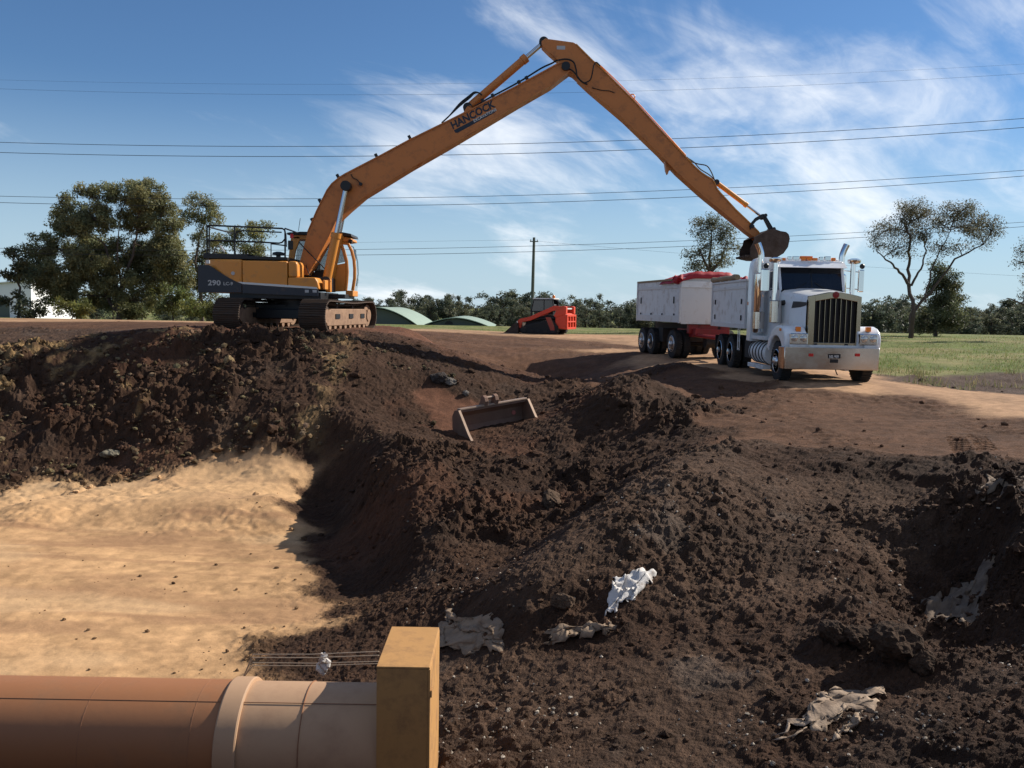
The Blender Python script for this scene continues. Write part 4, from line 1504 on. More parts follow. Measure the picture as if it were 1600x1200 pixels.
MB().box((TX - 1.25, 22.85, az), (0.04, 0.14, 0.07)).build("indicator", m_amber, tk, bevel=0.008)
m = MB()
x0, z0 = T_(1232, 545.5, 22.5)
x1, z1 = T_(1372, 541, 22.5)
m.bx(x0, gx0 - .05, 22.44, 22.9, z0, z1 + .02)
m.bx(gx1 + .05, x1, 22.44, 22.9, z0, z1 + .02)
m.bx(gx0 - .05, gx1 + .05, 22.50, 22.9, z0, z1)
m.build("bumper_valance", m_alu, tk, bevel=0.01)

# cab
cx0, cx1 = wx0 - 0.02, wx1 + 0.02
_, zr = T_(1270, 411, 24.45)
_, zs0 = T_(1270, 454, YW)
_, zs1 = T_(1270, 418.5, 24.40)
m = MB()
Yt = 24.42                                  # top of the raked screen
side = [(YW, TG + 0.9), (YW, zs0), (Yt - 0.02, zs1), (Yt - 0.02, zr), (25.55, zr + 0.02), (25.55, TG + 0.9)]
# side walls with window openings are framed from pieces
for s, xx in ((-1, cx0), (1, cx1)):
    xa, xb = (xx, xx + 0.05) if s < 0 else (xx - 0.05, xx)
    w = MB()
    w.yz([(YW, TG + 0.75), (YW, zs0), (25.55, zs0 + 0.02), (25.55, TG + 0.75)], xa, xb)
    w.yz([(Yt + 0.05, zs1 - 0.06), (Yt, zr), (25.55, zr + 0.02), (25.55, zs1 - 0.03)], xa, xb)
    w.yz([(25.2, zs0 + 0.013), (25.2, zs1 - 0.034), (25.55, zs1 - 0.031), (25.55, zs0 + 0.018)], xa, xb)
    w.yz([(YW, zs0), (Yt - .01, zs1 - .02), (Yt + 0.07, zs1 - .05), (YW + 0.09, zs0 + 0.002)], xa, xb)
    w.build("cab_side", m_white, tk, bevel=0.012)
    MB().yz([(YW + 0.08, zs0), (Yt + 0.05, zs1 - .05), (25.21, zs1 - .03), (25.21, zs0)], xa + 0.02, xb - 0.02).build("door_window", m_darkglass, tk)
    MB().bx(xa - 0.012, xb + 0.012, 24.9, 25.05, zs0 - 0.22, zs0 - 0.17).build("door_handle", m_chrome, tk)
MB().bx(cx0, cx1, Yt - 0.03, 25.55, zr - 0.03, zr + 0.05).build("cab_roof", m_white, tk, bevel=0.035, smooth=True)
MB().bx(cx0 + .05, cx1 - .05, 25.45, 25.55, TG + 0.9, zr - .03).build("cab_rear", m_white, tk)
MB().bx(cx0 + .05, cx1 - .05, YW + 0.0, YW + 0.05, TG + 0.9, zs0 - 0.002).build("firewall", m_dark, tk)
# split windscreen
scr = lambda x, t, o=0.0: (x, YW + (Yt - YW) * t + o, zs0 + (zs1 - zs0) * t)
sx0, sx1 = cx0 + 0.06, cx1 - 0.06
for a, b in ((sx0, cwm - 0.012), (cwm + 0.012, sx1)):
    MB().add([scr(a, 0.05), scr(b, 0.05), scr(b, 1), scr(a, 1)], [(0, 1, 2, 3)]).build("windscreen", m_darkglass, tk)
MB().prism([scr(cwm - 0.014, 0, -.01), scr(cwm + 0.014, 0, -.01), scr(cwm + 0.014, 1, -.01), scr(cwm - 0.014, 1, -.01)], (0, .03, 0)).build("screen_divider", m_black, tk)
for a in (sx0 - 0.03, sx1 + 0.03):
    m = MB()
    m.prism([scr(a - 0.035, 0, -.008), scr(a + 0.035, 0, -.008), scr(a + 0.035, 1.02, -.008), scr(a - 0.035, 1.02, -.008)], (0, .05, 0))
    m.build("screen_pillar", m_white, tk)
m = MB()
vz = zs1 + 0.02
m.add([(cx0 - .02, Yt - 0.02, zr + 0.02), (cx1 + .02, Yt - 0.02, zr + 0.02), (cx1 + .03, Yt - 0.24, vz - 0.02), (cx0 - .03, Yt - 0.24, vz - 0.02),
       (cx0 - .02, Yt - 0.0, zr + 0.03), (cx1 + .02, Yt - 0.0, zr + 0.03), (cx1 + .03, Yt - 0.235, vz - 0.03), (cx0 - .03, Yt - 0.235, vz - 0.03)],
      [(0, 1, 2, 3), (4, 5, 6, 7), (0, 4, 5, 1), (3, 2, 6, 7), (0, 3, 7, 4), (1, 2, 6, 5)])
m.build("sun_visor", m_white, tk)
MB().tube([scr(cwm - 0.5, 0.03, -.03), scr(cwm - 0.15, .35, -.03)], 0.009, 5).build("wiper", m_black, tk)
MB().tube([scr(cwm + 0.4, 0.03, -.03), scr(cwm + 0.08, .35, -.03)], 0.009, 5).build("wiper", m_black, tk)
# seats and wheel behind the glass
for s in (-0.45, 0.45):
    MB().box((cwm + s, 25.1, zs0 - 0.05), (0.5, 0.15, 0.7)).build("cab_seat", m_black, tk, bevel=0.04)
# roof lamps
for a, b, w_, h_, mt in ((1233.5, 403.5, 6, 5.5, m_chrome), (1243.5, 403.5, 9.5, 6, m_chrome), (1259.5, 402.5, 19, 4.5, m_amber), (1255, 405.5, 6, 4, m_amber), (1264.5, 405.5, 7, 4, m_amber),
                         (1273, 405.3, 7.5, 4.2, m_amber), (1283, 404.5, 6, 6, m_chrome), (1293, 404, 9, 6.5, m_chrome), (1302, 405.5, 6, 5, m_amber), (1224.5, 405.6, 5, 4.5, m_amber)):
    Yl = 24.5 if h_ > 4.4 or w_ > 10 else 24.42
    lx, lz = T_(a, b, Yl)
    ww, hh = w_ / FPX * Yl, h_ / FPX * Yl
    lo = MB().box((lx, Yl, lz), (ww, 0.10, hh)).build("roof_lamp", mt, tk, bevel=0.012)
    MB().bx(lx - 0.015, lx + 0.015, Yl - 0.01, Yl + 0.01, zr + 0.04, lz - hh / 2 + .01).build("bracket", m_chrome, lo)

# sleeper box
sxa, _ = T_(1168.5, 450, 26.0)
_, zsl = T_(1185, 402, 25.7)
sec = []
xa, xb = sxa, 2 * TX - sxa
for Yk, ins in ((25.56, 0.0), (25.98, 0.0)):
    sec.append([(xa, Yk, TG + 0.95), (xa, Yk, zsl - 0.35), (xa + 0.03, Yk, zsl - 0.16), (xa + 0.10, Yk, zsl - 0.05), (xa + 0.24, Yk, zsl), (xb - 0.24, Yk, zsl), (xb - 0.10, Yk, zsl - 0.05),
                (xb - 0.03, Yk, zsl - 0.16), (xb, Yk, zsl - 0.35), (xb, Yk, TG + 0.95)])
n_ = len(sec[0])
m = MB()
m.add(sec[0] + sec[1], [tuple(range(n_)), tuple(range(2 * n_ - 1, n_ - 1, -1))] + [(i, i + n_, (i + 1) % n_ + n_, (i + 1) % n_) for i in range(n_)])
m.build("sleeper_cab", m_white, tk, bevel=0.03, smooth=True)
q = PX(1170, 474, sxa)
MB().box((sxa - 0.006, 25.9, q.z), (0.014, 0.06, 0.09)).build("side_marker", m_amber, tk)

# exhaust stacks, air cleaners, mirrors
for s in (-1, 1):
    xs = TX + s * 1.16
    Ys = 25.25
    _, za = T_(1186, 520, Ys)
    _, zb = T_(1186, 426, Ys)
    _, zc = T_(1186, 380, Ys)
    mu = MB().lathe([(0.13, 0), (0.155, 0.03), (0.155, zb - za - 0.04), (0.10, zb - za)], (xs, Ys, za), (0, 0, 1), 24).build("muffler", m_chrome, tk, smooth=True)
    sh = MB()
    ring0, ring1 = [], []
    for k in range(11):
        t = math.radians(150 + 170 * k / 10)
        ring0.append((xs + 0.172 * math.cos(t), Ys + 0.172 * math.sin(t), za + 0.12))
        ring1.append((xs + 0.172 * math.cos(t), Ys + 0.172 * math.sin(t), za + 0.60))
    sh.grid([ring0, ring1]).build("heat_shield", m_polish, mu, smooth=True)
    MB().tube([(xs, Ys, zb - 0.05), (xs, Ys, zc - 0.36), (xs + s * 0.01, Ys, zc - 0.28), (xs + s * 0.05, Ys, zc - 0.16), (xs + s * 0.12, Ys, zc)], [0.085, 0.085, 0.085, 0.088, 0.092], 20).build("exhaust_pipe", m_chrome, tk, smooth=True)
    # air intake
    qx = T_(1211.5 if s < 0 else 1332, 440, 24.05)[0]
    _, z0 = T_(1211, 470, 24.05)
    _, z1 = T_(1211, 409, 24.05)
    _, zt2 = T_(1211, 401.5, 24.05)
    ai = MB().cyl((qx, 24.05, z0 - 0.3), (qx, 24.05, z1), 0.068, n=20).build("air_intake", m_chrome, tk, smooth=True)
    MB().lathe([(0.07, 0), (0.16, 0.03), (0.175, 0.08), (0.175, 0.12), (0.10, 0.15)], (qx + s * 0.02, 24.05, z1 - 0.03), (0, 0, 1), 22).build("intake_cap", m_chrome, ai, smooth=True)
    _, z2 = T_(1208, 505, 23.95)
    _, z3 = T_(1208, 469, 23.95)
    MB().lathe([(0.12, 0), (0.165, 0.03), (0.165, z3 - z2 - 0.03), (0.11, z3 - z2)], (qx - s * 0.02, 23.98, z2), (0, 0, 1), 22).build("air_cleaner", m_polish, tk, smooth=True)
    MB().tube([(qx - s * 0.02, 23.98, z3 - .1), (qx - s * 0.25, 23.95, z3 - 0.06), (qx - s * 0.45, 23.9, z3 - 0.1)], 0.075, 12).build("intake_duct", m_dark, tk, smooth=True)
    # mirror
    a, b = (1195.5, 438) if s < 0 else (1345, 439)
    mx, mz = T_(a, b, 24.35)
    mo = MB().box((mx, 24.35, mz), (0.21 if s < 0 else 0.15, 0.10, 0.62)).build("mirror", m_chrome, tk, bevel=0.025)
    MB().lathe([(0.045, 0), (0.075, 0.02), (0.05, 0.05)], (mx, 24.32, mz + 0.40), (0, -1, 0), 14).build("spot_mirror", m_black, mo, smooth=True)
    for dz in (0.24, -0.24):
        MB().tube([(mx, 24.38, mz + dz), (cx0 if s < 0 else cx1, 24.5, mz + dz + 0.05)], 0.013, 6).build("mirror_arm", m_chrome, mo)

# fuel tanks with straps and steps, battery box, ladder
for s in (-1, 1):
    xt = TX + s * 0.93
    tkz = TG + 0.66
    tank = MB().lathe([(0.30, 0), (0.33, 0.03), (0.33, 1.57), (0.30, 1.60)], (xt, 24.25, tkz), (0, 1, 0), 26).build("fuel_tank", m_alu, tk, smooth=True)
    for k in range(5):
        yk = 24.42 + k * 0.31
        MB().lathe([(0.325, 0), (0.345, 0.005), (0.345, 0.06), (0.325, 0.065)], (xt, yk, tkz), (0, 1, 0), 26).build("tank_strap", m_dark, tank, smooth=True)
    MB().bx(xt + s * 0.05, xt + s * 0.33, 24.25, 25.75, tkz + 0.36, tkz + 0.47).build("step", m_alu, tk, bevel=0.015)
    MB().bx(xt + s * 0.10, xt + s * 0.34, 24.30, 25.85, tkz - 0.46, tkz - 0.34).build("step", m_alu, tk, bevel=0.015)
    MB().bx(xt - 0.2, xt + 0.22, 26.05, 26.75, TG + 0.42, TG + 0.95).build("battery_box", m_dark, tk, bevel=0.02)
m = MB()
for yk in (26.86, 27.06):
    m.tube([(TX - 1.27, yk, TG + 0.62), (TX - 1.27, yk, TG + 1.30)], 0.014, 6)
for zk in (0.66, 0.90, 1.12):
    m.tube([(TX - 1.27, 26.86, TG + zk), (TX - 1.27, 27.06, TG + zk)], 0.012, 6)
m.build("ladder", m_white, tk)
for s in (-1, 1):
    MB().bx(TX + s * 0.60, TX + s * 1.22, 30.28, 30.30, TG + 0.2, TG + 1.0).build("mudflap", m_rubber, tk)

# tipping body
bxl, bxr = TX - 1.30, TX + 1.22
Ya, Yb = 26.12, 30.65
zb0, zb1 = TG + 1.30, TG + 2.72
MB().bx(bxl + 0.04, bxr - 0.04, Ya, Yb, zb0, zb0 + 0.10).build("body_floor", m_alu, tk)
for xa, xb in ((bxl, bxl + 0.04), (bxr - 0.04, bxr)):
    sd = MB().bx(xa, xb, Ya, Yb, zb0, zb1).build("body_side", m_alu, tk, bevel=0.006)
    s = -1 if xa == bxl else 1
    xf = xa - 0.02 if s < 0 else xb
    for (y0, y1, z0, z1) in ((Ya, Yb, zb1 - 0.22, zb1 - 0.12), (Ya, Yb, zb0, zb0 + 0.14)):
        MB().bx(xf, xf + 0.022, y0 + 0.004, y1 - 0.004, z0, z1).build("side_rail", m_alu_warm, sd, bevel=0.004)
    for yk in (Ya + 0.06, Yb - 0.08):
        MB().bx(xf - 0.01, xf + 0.032, yk - 0.05, yk + 0.05, zb0 + 0.01, zb1 - 0.01).build("side_post", m_alu_warm, sd, bevel=0.004)
    for yk in (Ya + 0.5, Yb - 0.6):
        for zk in (zb0 + 0.32, zb1 - 0.6):
            MB().box((xf - 0.005 if s < 0 else xf + .025, yk, zk), (0.03, 0.04, 0.16)).build("latch", m_dark, sd)
    MB().bx(xa - 0.03, xb + 0.03, Ya - 0.02, Yb + 0.02, zb1 + 0.002, zb1 + 0.07).build("top_rail", m_alu_warm, sd, bevel=0.01)
MB().bx(bxl + 0.04, bxr - 0.04, Ya, Ya + 0.04, zb0 + .1, zb1 + 0.25).build("headboard", m_alu_warm, tk)
MB().bx(bxl + 0.04, bxr - 0.04, Yb - 0.05, Yb - 0.01, zb0 + .1, zb1).build("tailgate", m_alu, tk)
ro = []
for k in range(10):
    yk = 27.4 + (Yb - 27.35) * k / 9
    ro.append((bxl + 0.03, yk, zb1 + 0.16 + 0.015 * math.sin(k * 2.3)))
MB().tube(ro, [0.09 + 0.012 * math.sin(k * 1.7) for k in range(10)], 12).build("rolled_cover", m_wood, tk, smooth=True)
# soil heaped in the body
LX, LY = np.meshgrid(np.linspace(bxl + 0.05, bxr - 0.05, 26), np.linspace(Ya + 0.05, Yb - 0.06, 44))
lz = zb1 - 0.55 + 0.40 * np.exp(-((LX - TX) ** 2 / 0.5 + (LY - 27.8) ** 2 / 1.6)) + 0.10 * fbm(LX * 3, LY * 3, 4, 301).reshape(LX.shape)
il = np.arange(LX.size).reshape(LX.shape)
Fl = np.stack([il[:-1, :-1], il[:-1, 1:], il[1:, 1:], il[1:, :-1]], -1).reshape(-1, 4)
me = np_mesh("soil_load", np.stack([LX.ravel(), LY.ravel(), lz.ravel()], 1), Fl, m_soil)
set_col(me, np.tile(np.array((0.05, 0.03, 0.02)), (LX.size, 1)))
lo = bpy.data.objects.new("soil_load", me)
COL.objects.link(lo)
tag(lo, "dark soil heaped inside the truck's tipping body", "soil", kind="stuff")

# ---------------------------------------------------------------- dog trailer (built in its own frame: x across, y back, z up)
tr = bpy.data.objects.new("tipping_trailer", None)
COL.objects.link(tr)
tr["_org"] = (0.0, 0.0, 0.0)
tag(tr, "tipping trailer with a red tarp humped over its front, behind the truck", "trailer")
TW, TL = 2.45, 5.25
z0, z1 = 1.36, 2.95
MB().bx(0.04, TW - 0.04, 0.04, TL - 0.04, z0, z0 + 0.1).build("body_floor", m_alu, tr)
for xa, xb in ((0, 0.05), (TW - 0.05, TW)):
    sd = MB().bx(xa, xb, 0, TL, z0, z1).build("body_side", m_alu, tr, bevel=0.006)
    xf = xa - 0.022 if xa == 0 else xb
    for (ya, yb, za, zb) in ((0.003, TL - 0.003, z1 - 0.30, z1 - 0.18), (0.003, TL - 0.003, z0 + .003, z0 + 0.26)):
        MB().bx(xf, xf + 0.022, ya, yb, za, zb).build("side_rail", m_alu_warm, sd, bevel=0.004)
    for yk in (0.07, TL - 0.07):
        MB().bx(xf - 0.012, xf + 0.034, yk - 0.06, yk + 0.06, z0 - 0.02, z1 + 0.05).build("side_post", m_alu_warm, sd, bevel=0.004)
    for k in range(4):
        yk = 0.6 + k * 1.35
        MB().box((xf - 0.004, yk, z0 + 0.30), (0.03, 0.06, 0.07)).build("latch", m_dark, sd)
    for yk in (0.65, TL - 0.6):
        MB().box((xf - 0.004, yk, z0 + 0.85), (0.03, 0.05, 0.26)).build("latch", m_dark, sd)
    MB().bx(xa - 0.03, xb + 0.03, -0.02, TL + 0.02, z1 + .002, z1 + 0.08).build("top_rail", m_wood, sd, bevel=0.01)
MB().bx(0.05, TW - 0.05, 0.002, 0.05, z0 - 0.05, z1 + 0.10).build("headboard", m_alu_warm, tr, bevel=0.006)
MB().bx(0.002, TW - 0.002, -0.03, 0.0, z1 - 0.27, z1 - 0.02).build("headboard_rail", m_alu, tr, bevel=0.006)
MB().bx(0.05, TW - 0.05, TL - 0.05, TL - 0.01, z0 + .1, z1).build("tailgate", m_alu, tr)
# tarp: hump over the front hoop, sagging back, folds at both ends
rows_ = []
for j in range(15):
    yj = -0.10 + j * 0.16
    row = []
    for i in range(33):
        u = i / 32
        x_ = -0.09 + (TW + 0.18) * u
        hump = min(1, 3.6 * u, 3.6 * (1 - u))
        hump = hump * hump * (3 - 2 * hump)
        z_ = z1 + 0.05 + 0.30 * hump * (1 - 0.35 * j / 14) + 0.010 * math.sin(i * 1.3 + j * 0.7) + 0.006 * math.sin(i * 3.1 - j)
        if u < 0.045 or u > 0.955:
            z_ = z1 - 0.10 - 0.02 * math.sin(j * 1.1)
            x_ = -0.11 if u < .5 else TW + 0.11
        if j == 0:
            z_ = z1 - 0.02 + 0.10 * hump if not (u < 0.045 or u > 0.955) else z_
        row.append((x_, yj, z_))
    rows_.append(row)
tp = MB().grid(rows_).build("tarp", m_tarp, tr, smooth=True, sharp=70)
md = tp.modifiers.new("thick", 'SOLIDIFY')
md.thickness = 0.012
for xs_ in (-0.06, TW + 0.06):
    fo = []
    for k in range(12):
        fo.append((xs_ + 0.05 * math.sin(k * 2.1), -0.05 + 0.05 * k, z1 + 0.02 + 0.09 * math.sin(k * 1.3)))
    MB().tube(fo, [0.10 + 0.03 * math.sin(k * 1.9) for k in range(12)], 9).build("tarp_fold", m_tarp, tr, smooth=True, sharp=70)
# running gear
for s, xx in ((-1, 0.14), (1, TW - 0.14)):
    for yk in (0.85, 3.35, 4.50):
        make_wheel(tr, (xx, yk, WR), WR, 0.27, s, True)
        make_wheel(tr, (xx - s * 0.33, yk, WR), WR, 0.27, s, True)
m = MB()
for x_ in (TW / 2 - 0.4, TW / 2 + 0.4):
    m.bx(x_ - 0.05, x_ + 0.05, 0.1, TL - 0.2, 0.95, 1.3)
for yk in (0.85, 3.35, 4.5):
    m.cyl((0.3, yk, WR), (TW - 0.3, yk, WR), 0.08, n=10)
m.bx(0.2, TW - 0.2, 2.4, 2.9, 0.55, 1.1)
m.build("chassis", m_dark, tr)
m = MB()
m.bx(0.55, TW - 0.55, 0.0, 1.7, 0.82, 1.12)
m.bx(0.40, TW - 0.40, 0.1, 0.3, 0.95, 1.30)
m.cyl((TW / 2, 0.85, 1.12), (TW / 2, 0.85, 1.33), 0.55, n=24)
m.build("dolly_frame", m_red, tr, bevel=0.015)
m = MB()
for sx in (-1, 1):
    m.tube([(TW / 2 + sx * 0.62, 0.05, 0.90), (TW / 2, -2.05, 0.80)], 0.075, 8)
m.tube([(TW / 2 - .5, -0.3, 0.89), (TW / 2 + .5, -0.3, 0.89)], 0.06, 8)
m.build("drawbar", m_red, tr, smooth=True)
MB().bx(0.55, 0.75, -0.20, -0.05, 0.92, 1.16).build("tool_pot", m_red, tr, bevel=0.02)
MB().cyl((1.0, -0.05, 0.62), (1.9, -0.05, 0.62), 0.20, n=18).build("air_tank", m_dark, tr, smooth=True)
tr.location = (6.27, 32.8, TG)
tr.rotation_euler = (0, 0, math.atan2(0.169, 0.986))
# ---------------------------------------------------------------- compact track loader (own frame: x forward, y left, z up)
m_kred = mat("loader_red", (0.66, 0.060, 0.022), 0.40, var=0.12, vscale=3, dirt=(0.30, 0.10, 0.05), dirt_amt=0.25, dirt_scale=2)
m_kred_dull = mat("loader_red_dusty", (0.34, 0.055, 0.035), 0.65, var=0.2, vscale=3, dirt=(0.22, 0.12, 0.08), dirt_amt=0.5, dirt_scale=2)
sk = bpy.data.objects.new("track_loader", None)
COL.objects.link(sk)
sk["_org"] = (0.0, 0.0, 0.0)
tag(sk, "small red and black compact track loader parked on the far dirt track", "loader")
for s in (-1, 1):
    prof = [(-1.10, 0.08), (-0.95, 0.0), (1.05, 0.0), (1.25, 0.12), (1.18, 0.34), (0.75, 0.55), (-0.55, 0.82), (-0.85, 0.80), (-1.18, 0.40)]
    ya, yb = (0.50, 0.94) if s > 0 else (-0.94, -0.50)
    tr_ = MB().xz(prof, ya, yb).build("rubber_track", m_rubber, sk, bevel=0.05, smooth=True)
    lugs = MB()
    n_ = len(prof)
    for i in range(n_):
        a, b = Vector((prof[i][0], 0, prof[i][1])), Vector((prof[(i + 1) % n_][0], 0, prof[(i + 1) % n_][1]))
        L = (b - a).length
        for k in range(int(L / 0.13)):
            p = a.lerp(b, (k + 0.5) / max(1, int(L / 0.13)))
            lugs.box((p.x, (ya + yb) / 2, p.z), (0.05, yb - ya - 0.02, 0.05))
    o = lugs.build("track_lugs", m_rubber, tr_)
    o["kind"] = "stuff"
    yo = yb + 0.002 if s > 0 else ya - 0.002
    for (x, z, r) in ((-0.70, 0.58, 0.20), (0.95, 0.24, 0.17), (-0.85, 0.2, 0.13), (-0.4, 0.16, 0.10), (0.05, 0.16, 0.10), (0.5, 0.16, 0.10)):
        MB().cyl((x, yo, z), (x, yo + s * 0.02, z), r, n=18).build("track_roller", m_dark, sk, smooth=True)
MB().xz([(-1.15, 0.25), (-1.25, 0.9), (-1.2, 1.05), (-0.4, 1.15), (1.0, 0.75), (1.15, 0.3)], -0.49, 0.49).build("chassis", m_dark, sk, bevel=0.03)
# rear engine guard with an open lattice
rg2 = MB().xz([(-1.62, 0.30), (-1.62, 1.14), (-1.50, 1.24), (-0.95, 1.26), (-0.95, 0.35)], -0.80, 0.80).build("engine_cover", m_kred, sk, bevel=0.03)
for (y0, y1, z0, z1) in ((-0.80, -0.66, 0.30, 1.16), (0.66, 0.80, 0.30, 1.16), (-0.66, 0.66, 0.30, 0.42), (-0.66, 0.66, 1.04, 1.16), (-0.66, 0.66, 0.70, 0.78),
                         (-0.28, -0.18, 0.42, 0.70), (-0.28, -0.18, 0.78, 1.04), (0.18, 0.28, 0.42, 0.70), (0.18, 0.28, 0.78, 1.04)):
    MB().bx(-1.70, -1.623, y0, y1, z0, z1).build("guard_bar", m_kred, rg2, bevel=0.012)
for s in (-1, 1):
    ya, yb = (0.56, 0.84) if s > 0 else (-0.84, -0.56)
    tw = MB().xz([(-1.62, 1.20), (-1.62, 1.62), (-1.45, 1.66), (-1.05, 1.50), (-0.85, 1.05), (-1.0, 0.98)], ya, yb).build("arm_tower", m_kred, sk, bevel=0.03)
    arm_ = [(-1.50, 1.44), (-1.35, 1.62), (-0.85, 1.66), (0.70, 0.98), (1.30, 0.86), (1.42, 0.74), (1.38, 0.32), (1.20, 0.30), (1.14, 0.66), (0.62, 0.76), (-0.85, 1.38), (-1.30, 1.34)]
    ya2, yb2 = (0.66, 0.80) if s > 0 else (-0.80, -0.66)
    MB().xz(arm_, ya2 + s * 0.02, yb2 + s * 0.02).build("lift_arm", m_kred if s < 0 else m_kred, sk, bevel=0.02)
    MB().xz([(-0.72, 0.98), (-0.40, 0.98), (-0.72, 0.22), (-0.98, 0.22), (-0.95, 0.5)], yb2 + s * 0.15 if s > 0 else ya2 - 0.17, (yb2 + 0.17) if s > 0 else ya2 - 0.15).build("rear_link", m_kred_dull, sk, bevel=0.01)
    MB().cyl((-1.0, s * 0.62, 0.95), (0.75, s * 0.62, 0.82), 0.06, n=12).build("lift_ram", m_dark, sk, smooth=True)
    MB().tube([(1.32, s * 0.45, 0.62), (1.50, s * 0.45, 0.45), (1.60, s * 0.45, 0.52), (1.62, s * 0.45, 0.72)], 0.03, 8).build("tilt_hose", m_letter_grey, sk, smooth=True)
MB().bx(-1.52, -1.40, -0.58, 0.58, 1.46, 1.54).build("rear_bar", m_white_decal, sk, bevel=0.01)
# cab: roll cage, roof, screens
cage = MB()
for s in (-1, 1):
    y = s * 0.44
    cage.tube([(0.72, y, 0.80), (0.70, y, 1.45), (0.55, y, 2.00), (-0.62, y, 2.02), (-0.78, y, 1.30)], 0.045, 8)
    cage.tube([(-0.10, y, 2.0), (-0.10, y, 1.10)], 0.03, 8)
    cage.tube([(-0.75, y, 1.35), (0.70, y, 1.30)], 0.03, 8)
cage.tube([(0.70, -0.44, 1.45), (0.70, 0.44, 1.45)], 0.035, 8)
cage.build("cab_cage", m_black, sk, smooth=True)
for s in (-1, 1):
    MB().xz([(0.68, 1.32), (0.53, 1.97), (-0.60, 1.98), (-0.74, 1.36)], s * 0.44 - 0.006, s * 0.44 + 0.006).build("side_screen", m_darkglass, sk)
MB().bx(-0.72, 0.62, -0.47, 0.47, 2.03, 2.10).build("cab_roof", m_white_decal, sk, bevel=0.02)
MB().bx(-0.62, -0.30, -0.3, 0.3, 1.0, 1.75).build("seat", m_black, sk, bevel=0.05)
MB().lathe([(0.09, 0), (0.09, 0.14), (0.05, 0.19)], (-0.62, 0.25, 2.10), (0, 0, 1), 14).build("beacon", m_amber, sk, smooth=True)
MB().tube([(-0.95, 0.44, 1.3), (-1.0, 0.44, 1.9), (-0.85, 0.44, 2.0), (-0.65, 0.44, 2.02)], 0.035, 8).build("rear_cage", m_black, sk, smooth=True)
# bucket on the ground
b_out = [(1.35, 0.62), (1.30, 0.10), (1.45, 0.02), (2.25, 0.0), (2.27, 0.03), (1.50, 0.07), (1.40, 0.14), (1.43, 0.60)]
bk_ = MB().xz(b_out, -0.95, 0.95).build("bucket", m_bucketsteel, sk)
for y in (-0.95, 0.95):
    MB().xz([(1.35, 0.60), (1.30, 0.08), (1.45, 0.01), (2.22, 0.01), (1.55, 0.60)], y - 0.015, y + 0.015).build("bucket_side", m_bucketsteel, bk_)
sp = PY(851, 519.5, 52.0)
sk.location = (sp.x, 52.0, gz(sp.x, 52.0) + 0.02)
sk.rotation_euler = (0, 0, math.radians(157))

# ---------------------------------------------------------------- spare mud bucket lying in the pit
m_rust = mat("rusty_bucket_plate", (0.19, 0.105, 0.070), 0.68, metal=0.1, var=0.35, vscale=3, dirt=(0.23, 0.14, 0.09), dirt_amt=0.5, dirt_scale=2.5, bump=0.25)
m_worn = mat("worn_bright_edge", (0.33, 0.23, 0.165), 0.5, metal=0.4, var=0.3, vscale=6)
mbk = bpy.data.objects.new("mud_bucket", None)
COL.objects.link(mbk)
mbk["_org"] = (0.0, 0.0, 0.0)
tag(mbk, "wide rusty excavator mud bucket lying in the pit", "bucket")
# profile in (y: towards the camera is negative, z up)
prof = [(0.06, 0.86), (0.20, 0.86), (0.34, 0.72), (0.38, 0.45), (0.30, 0.18), (0.10, 0.02), (-0.55, -0.05)]
inn = [(-0.55, -0.01), (0.08, 0.06), (0.26, 0.20), (0.335, 0.45), (0.30, 0.69), (0.18, 0.815), (0.06, 0.815)]
BWd = 2.0
MB().yz(prof + inn, -BWd / 2, BWd / 2).build("shell", m_rust, mbk)
sp_ = [(0.05, 0.87), (0.20, 0.87), (0.345, 0.73), (0.39, 0.45), (0.31, 0.17), (0.10, 0.005), (-0.55, -0.06), (-0.26, 0.32), (-0.06, 0.66)]
for x in (-BWd / 2 - 0.0, BWd / 2 + 0.0):
    sd = MB().yz(sp_, x - 0.02, x + 0.02).build("side_plate", m_rust, mbk)
    edge = [(0.05, 0.875), (-0.06, 0.66), (-0.26, 0.32), (-0.55, -0.05), (-0.58, -0.03), (-0.30, 0.33), (-0.10, 0.68), (0.015, 0.875)]
    MB().yz(edge, x - 0.03, x + 0.03).build("worn_edge", m_worn, sd)
MB().bx(-BWd / 2 + .03, BWd / 2 - .03, 0.03, 0.18, 0.862, 0.91).build("top_beam", m_worn, mbk, bevel=0.01)
MB().bx(-BWd / 2, BWd / 2, -0.68, -0.53, -0.07, -0.03).build("cutting_edge", m_worn, mbk)
for x in (-0.24, 0.06):
    ear = [(0.02, 0.88), (-0.02, 0.98), (0.0, 1.08), (0.07, 1.13), (0.15, 1.10), (0.19, 1.0), (0.28, 0.93), (0.30, 0.72), (0.15, 0.85)]
    MB().yz(ear, x - 0.05, x + 0.05).build("ear", m_rust, mbk, bevel=0.01)
for y, z in ((0.08, 1.06), (0.20, 0.93)):
    MB().cyl((-0.26, y, z), (0.08, y, z), 0.035, n=12).build("pin", m_worn, mbk, smooth=True)
MB().cyl((0.72, 0.318, 0.56), (0.72, 0.30, 0.56), 0.055, n=16).build("round_sticker", mat("faded_red_sticker", (0.45, 0.13, 0.10), 0.6), mbk)
pL, pR = PY(722, 642, 19.25), PY(830, 623.5, 20.35)
mid = (pL + pR) / 2
dv = pR - pL
zax = math.atan2(dv.y, dv.x)
tlt = math.atan2(dv.z, math.hypot(dv.x, dv.y))
R3 = Matrix.Rotation(zax, 4, 'Z') @ Matrix.Rotation(-tlt, 4, 'Y') @ Matrix.Rotation(math.radians(-4), 4, 'X')
scl = math.sqrt(dv.length_squared) / BWd
mbk.matrix_world = Matrix.Translation(mid) @ R3 @ Matrix.Scale(scl, 4) @ Matrix.Translation((0, 0.1, -0.87))

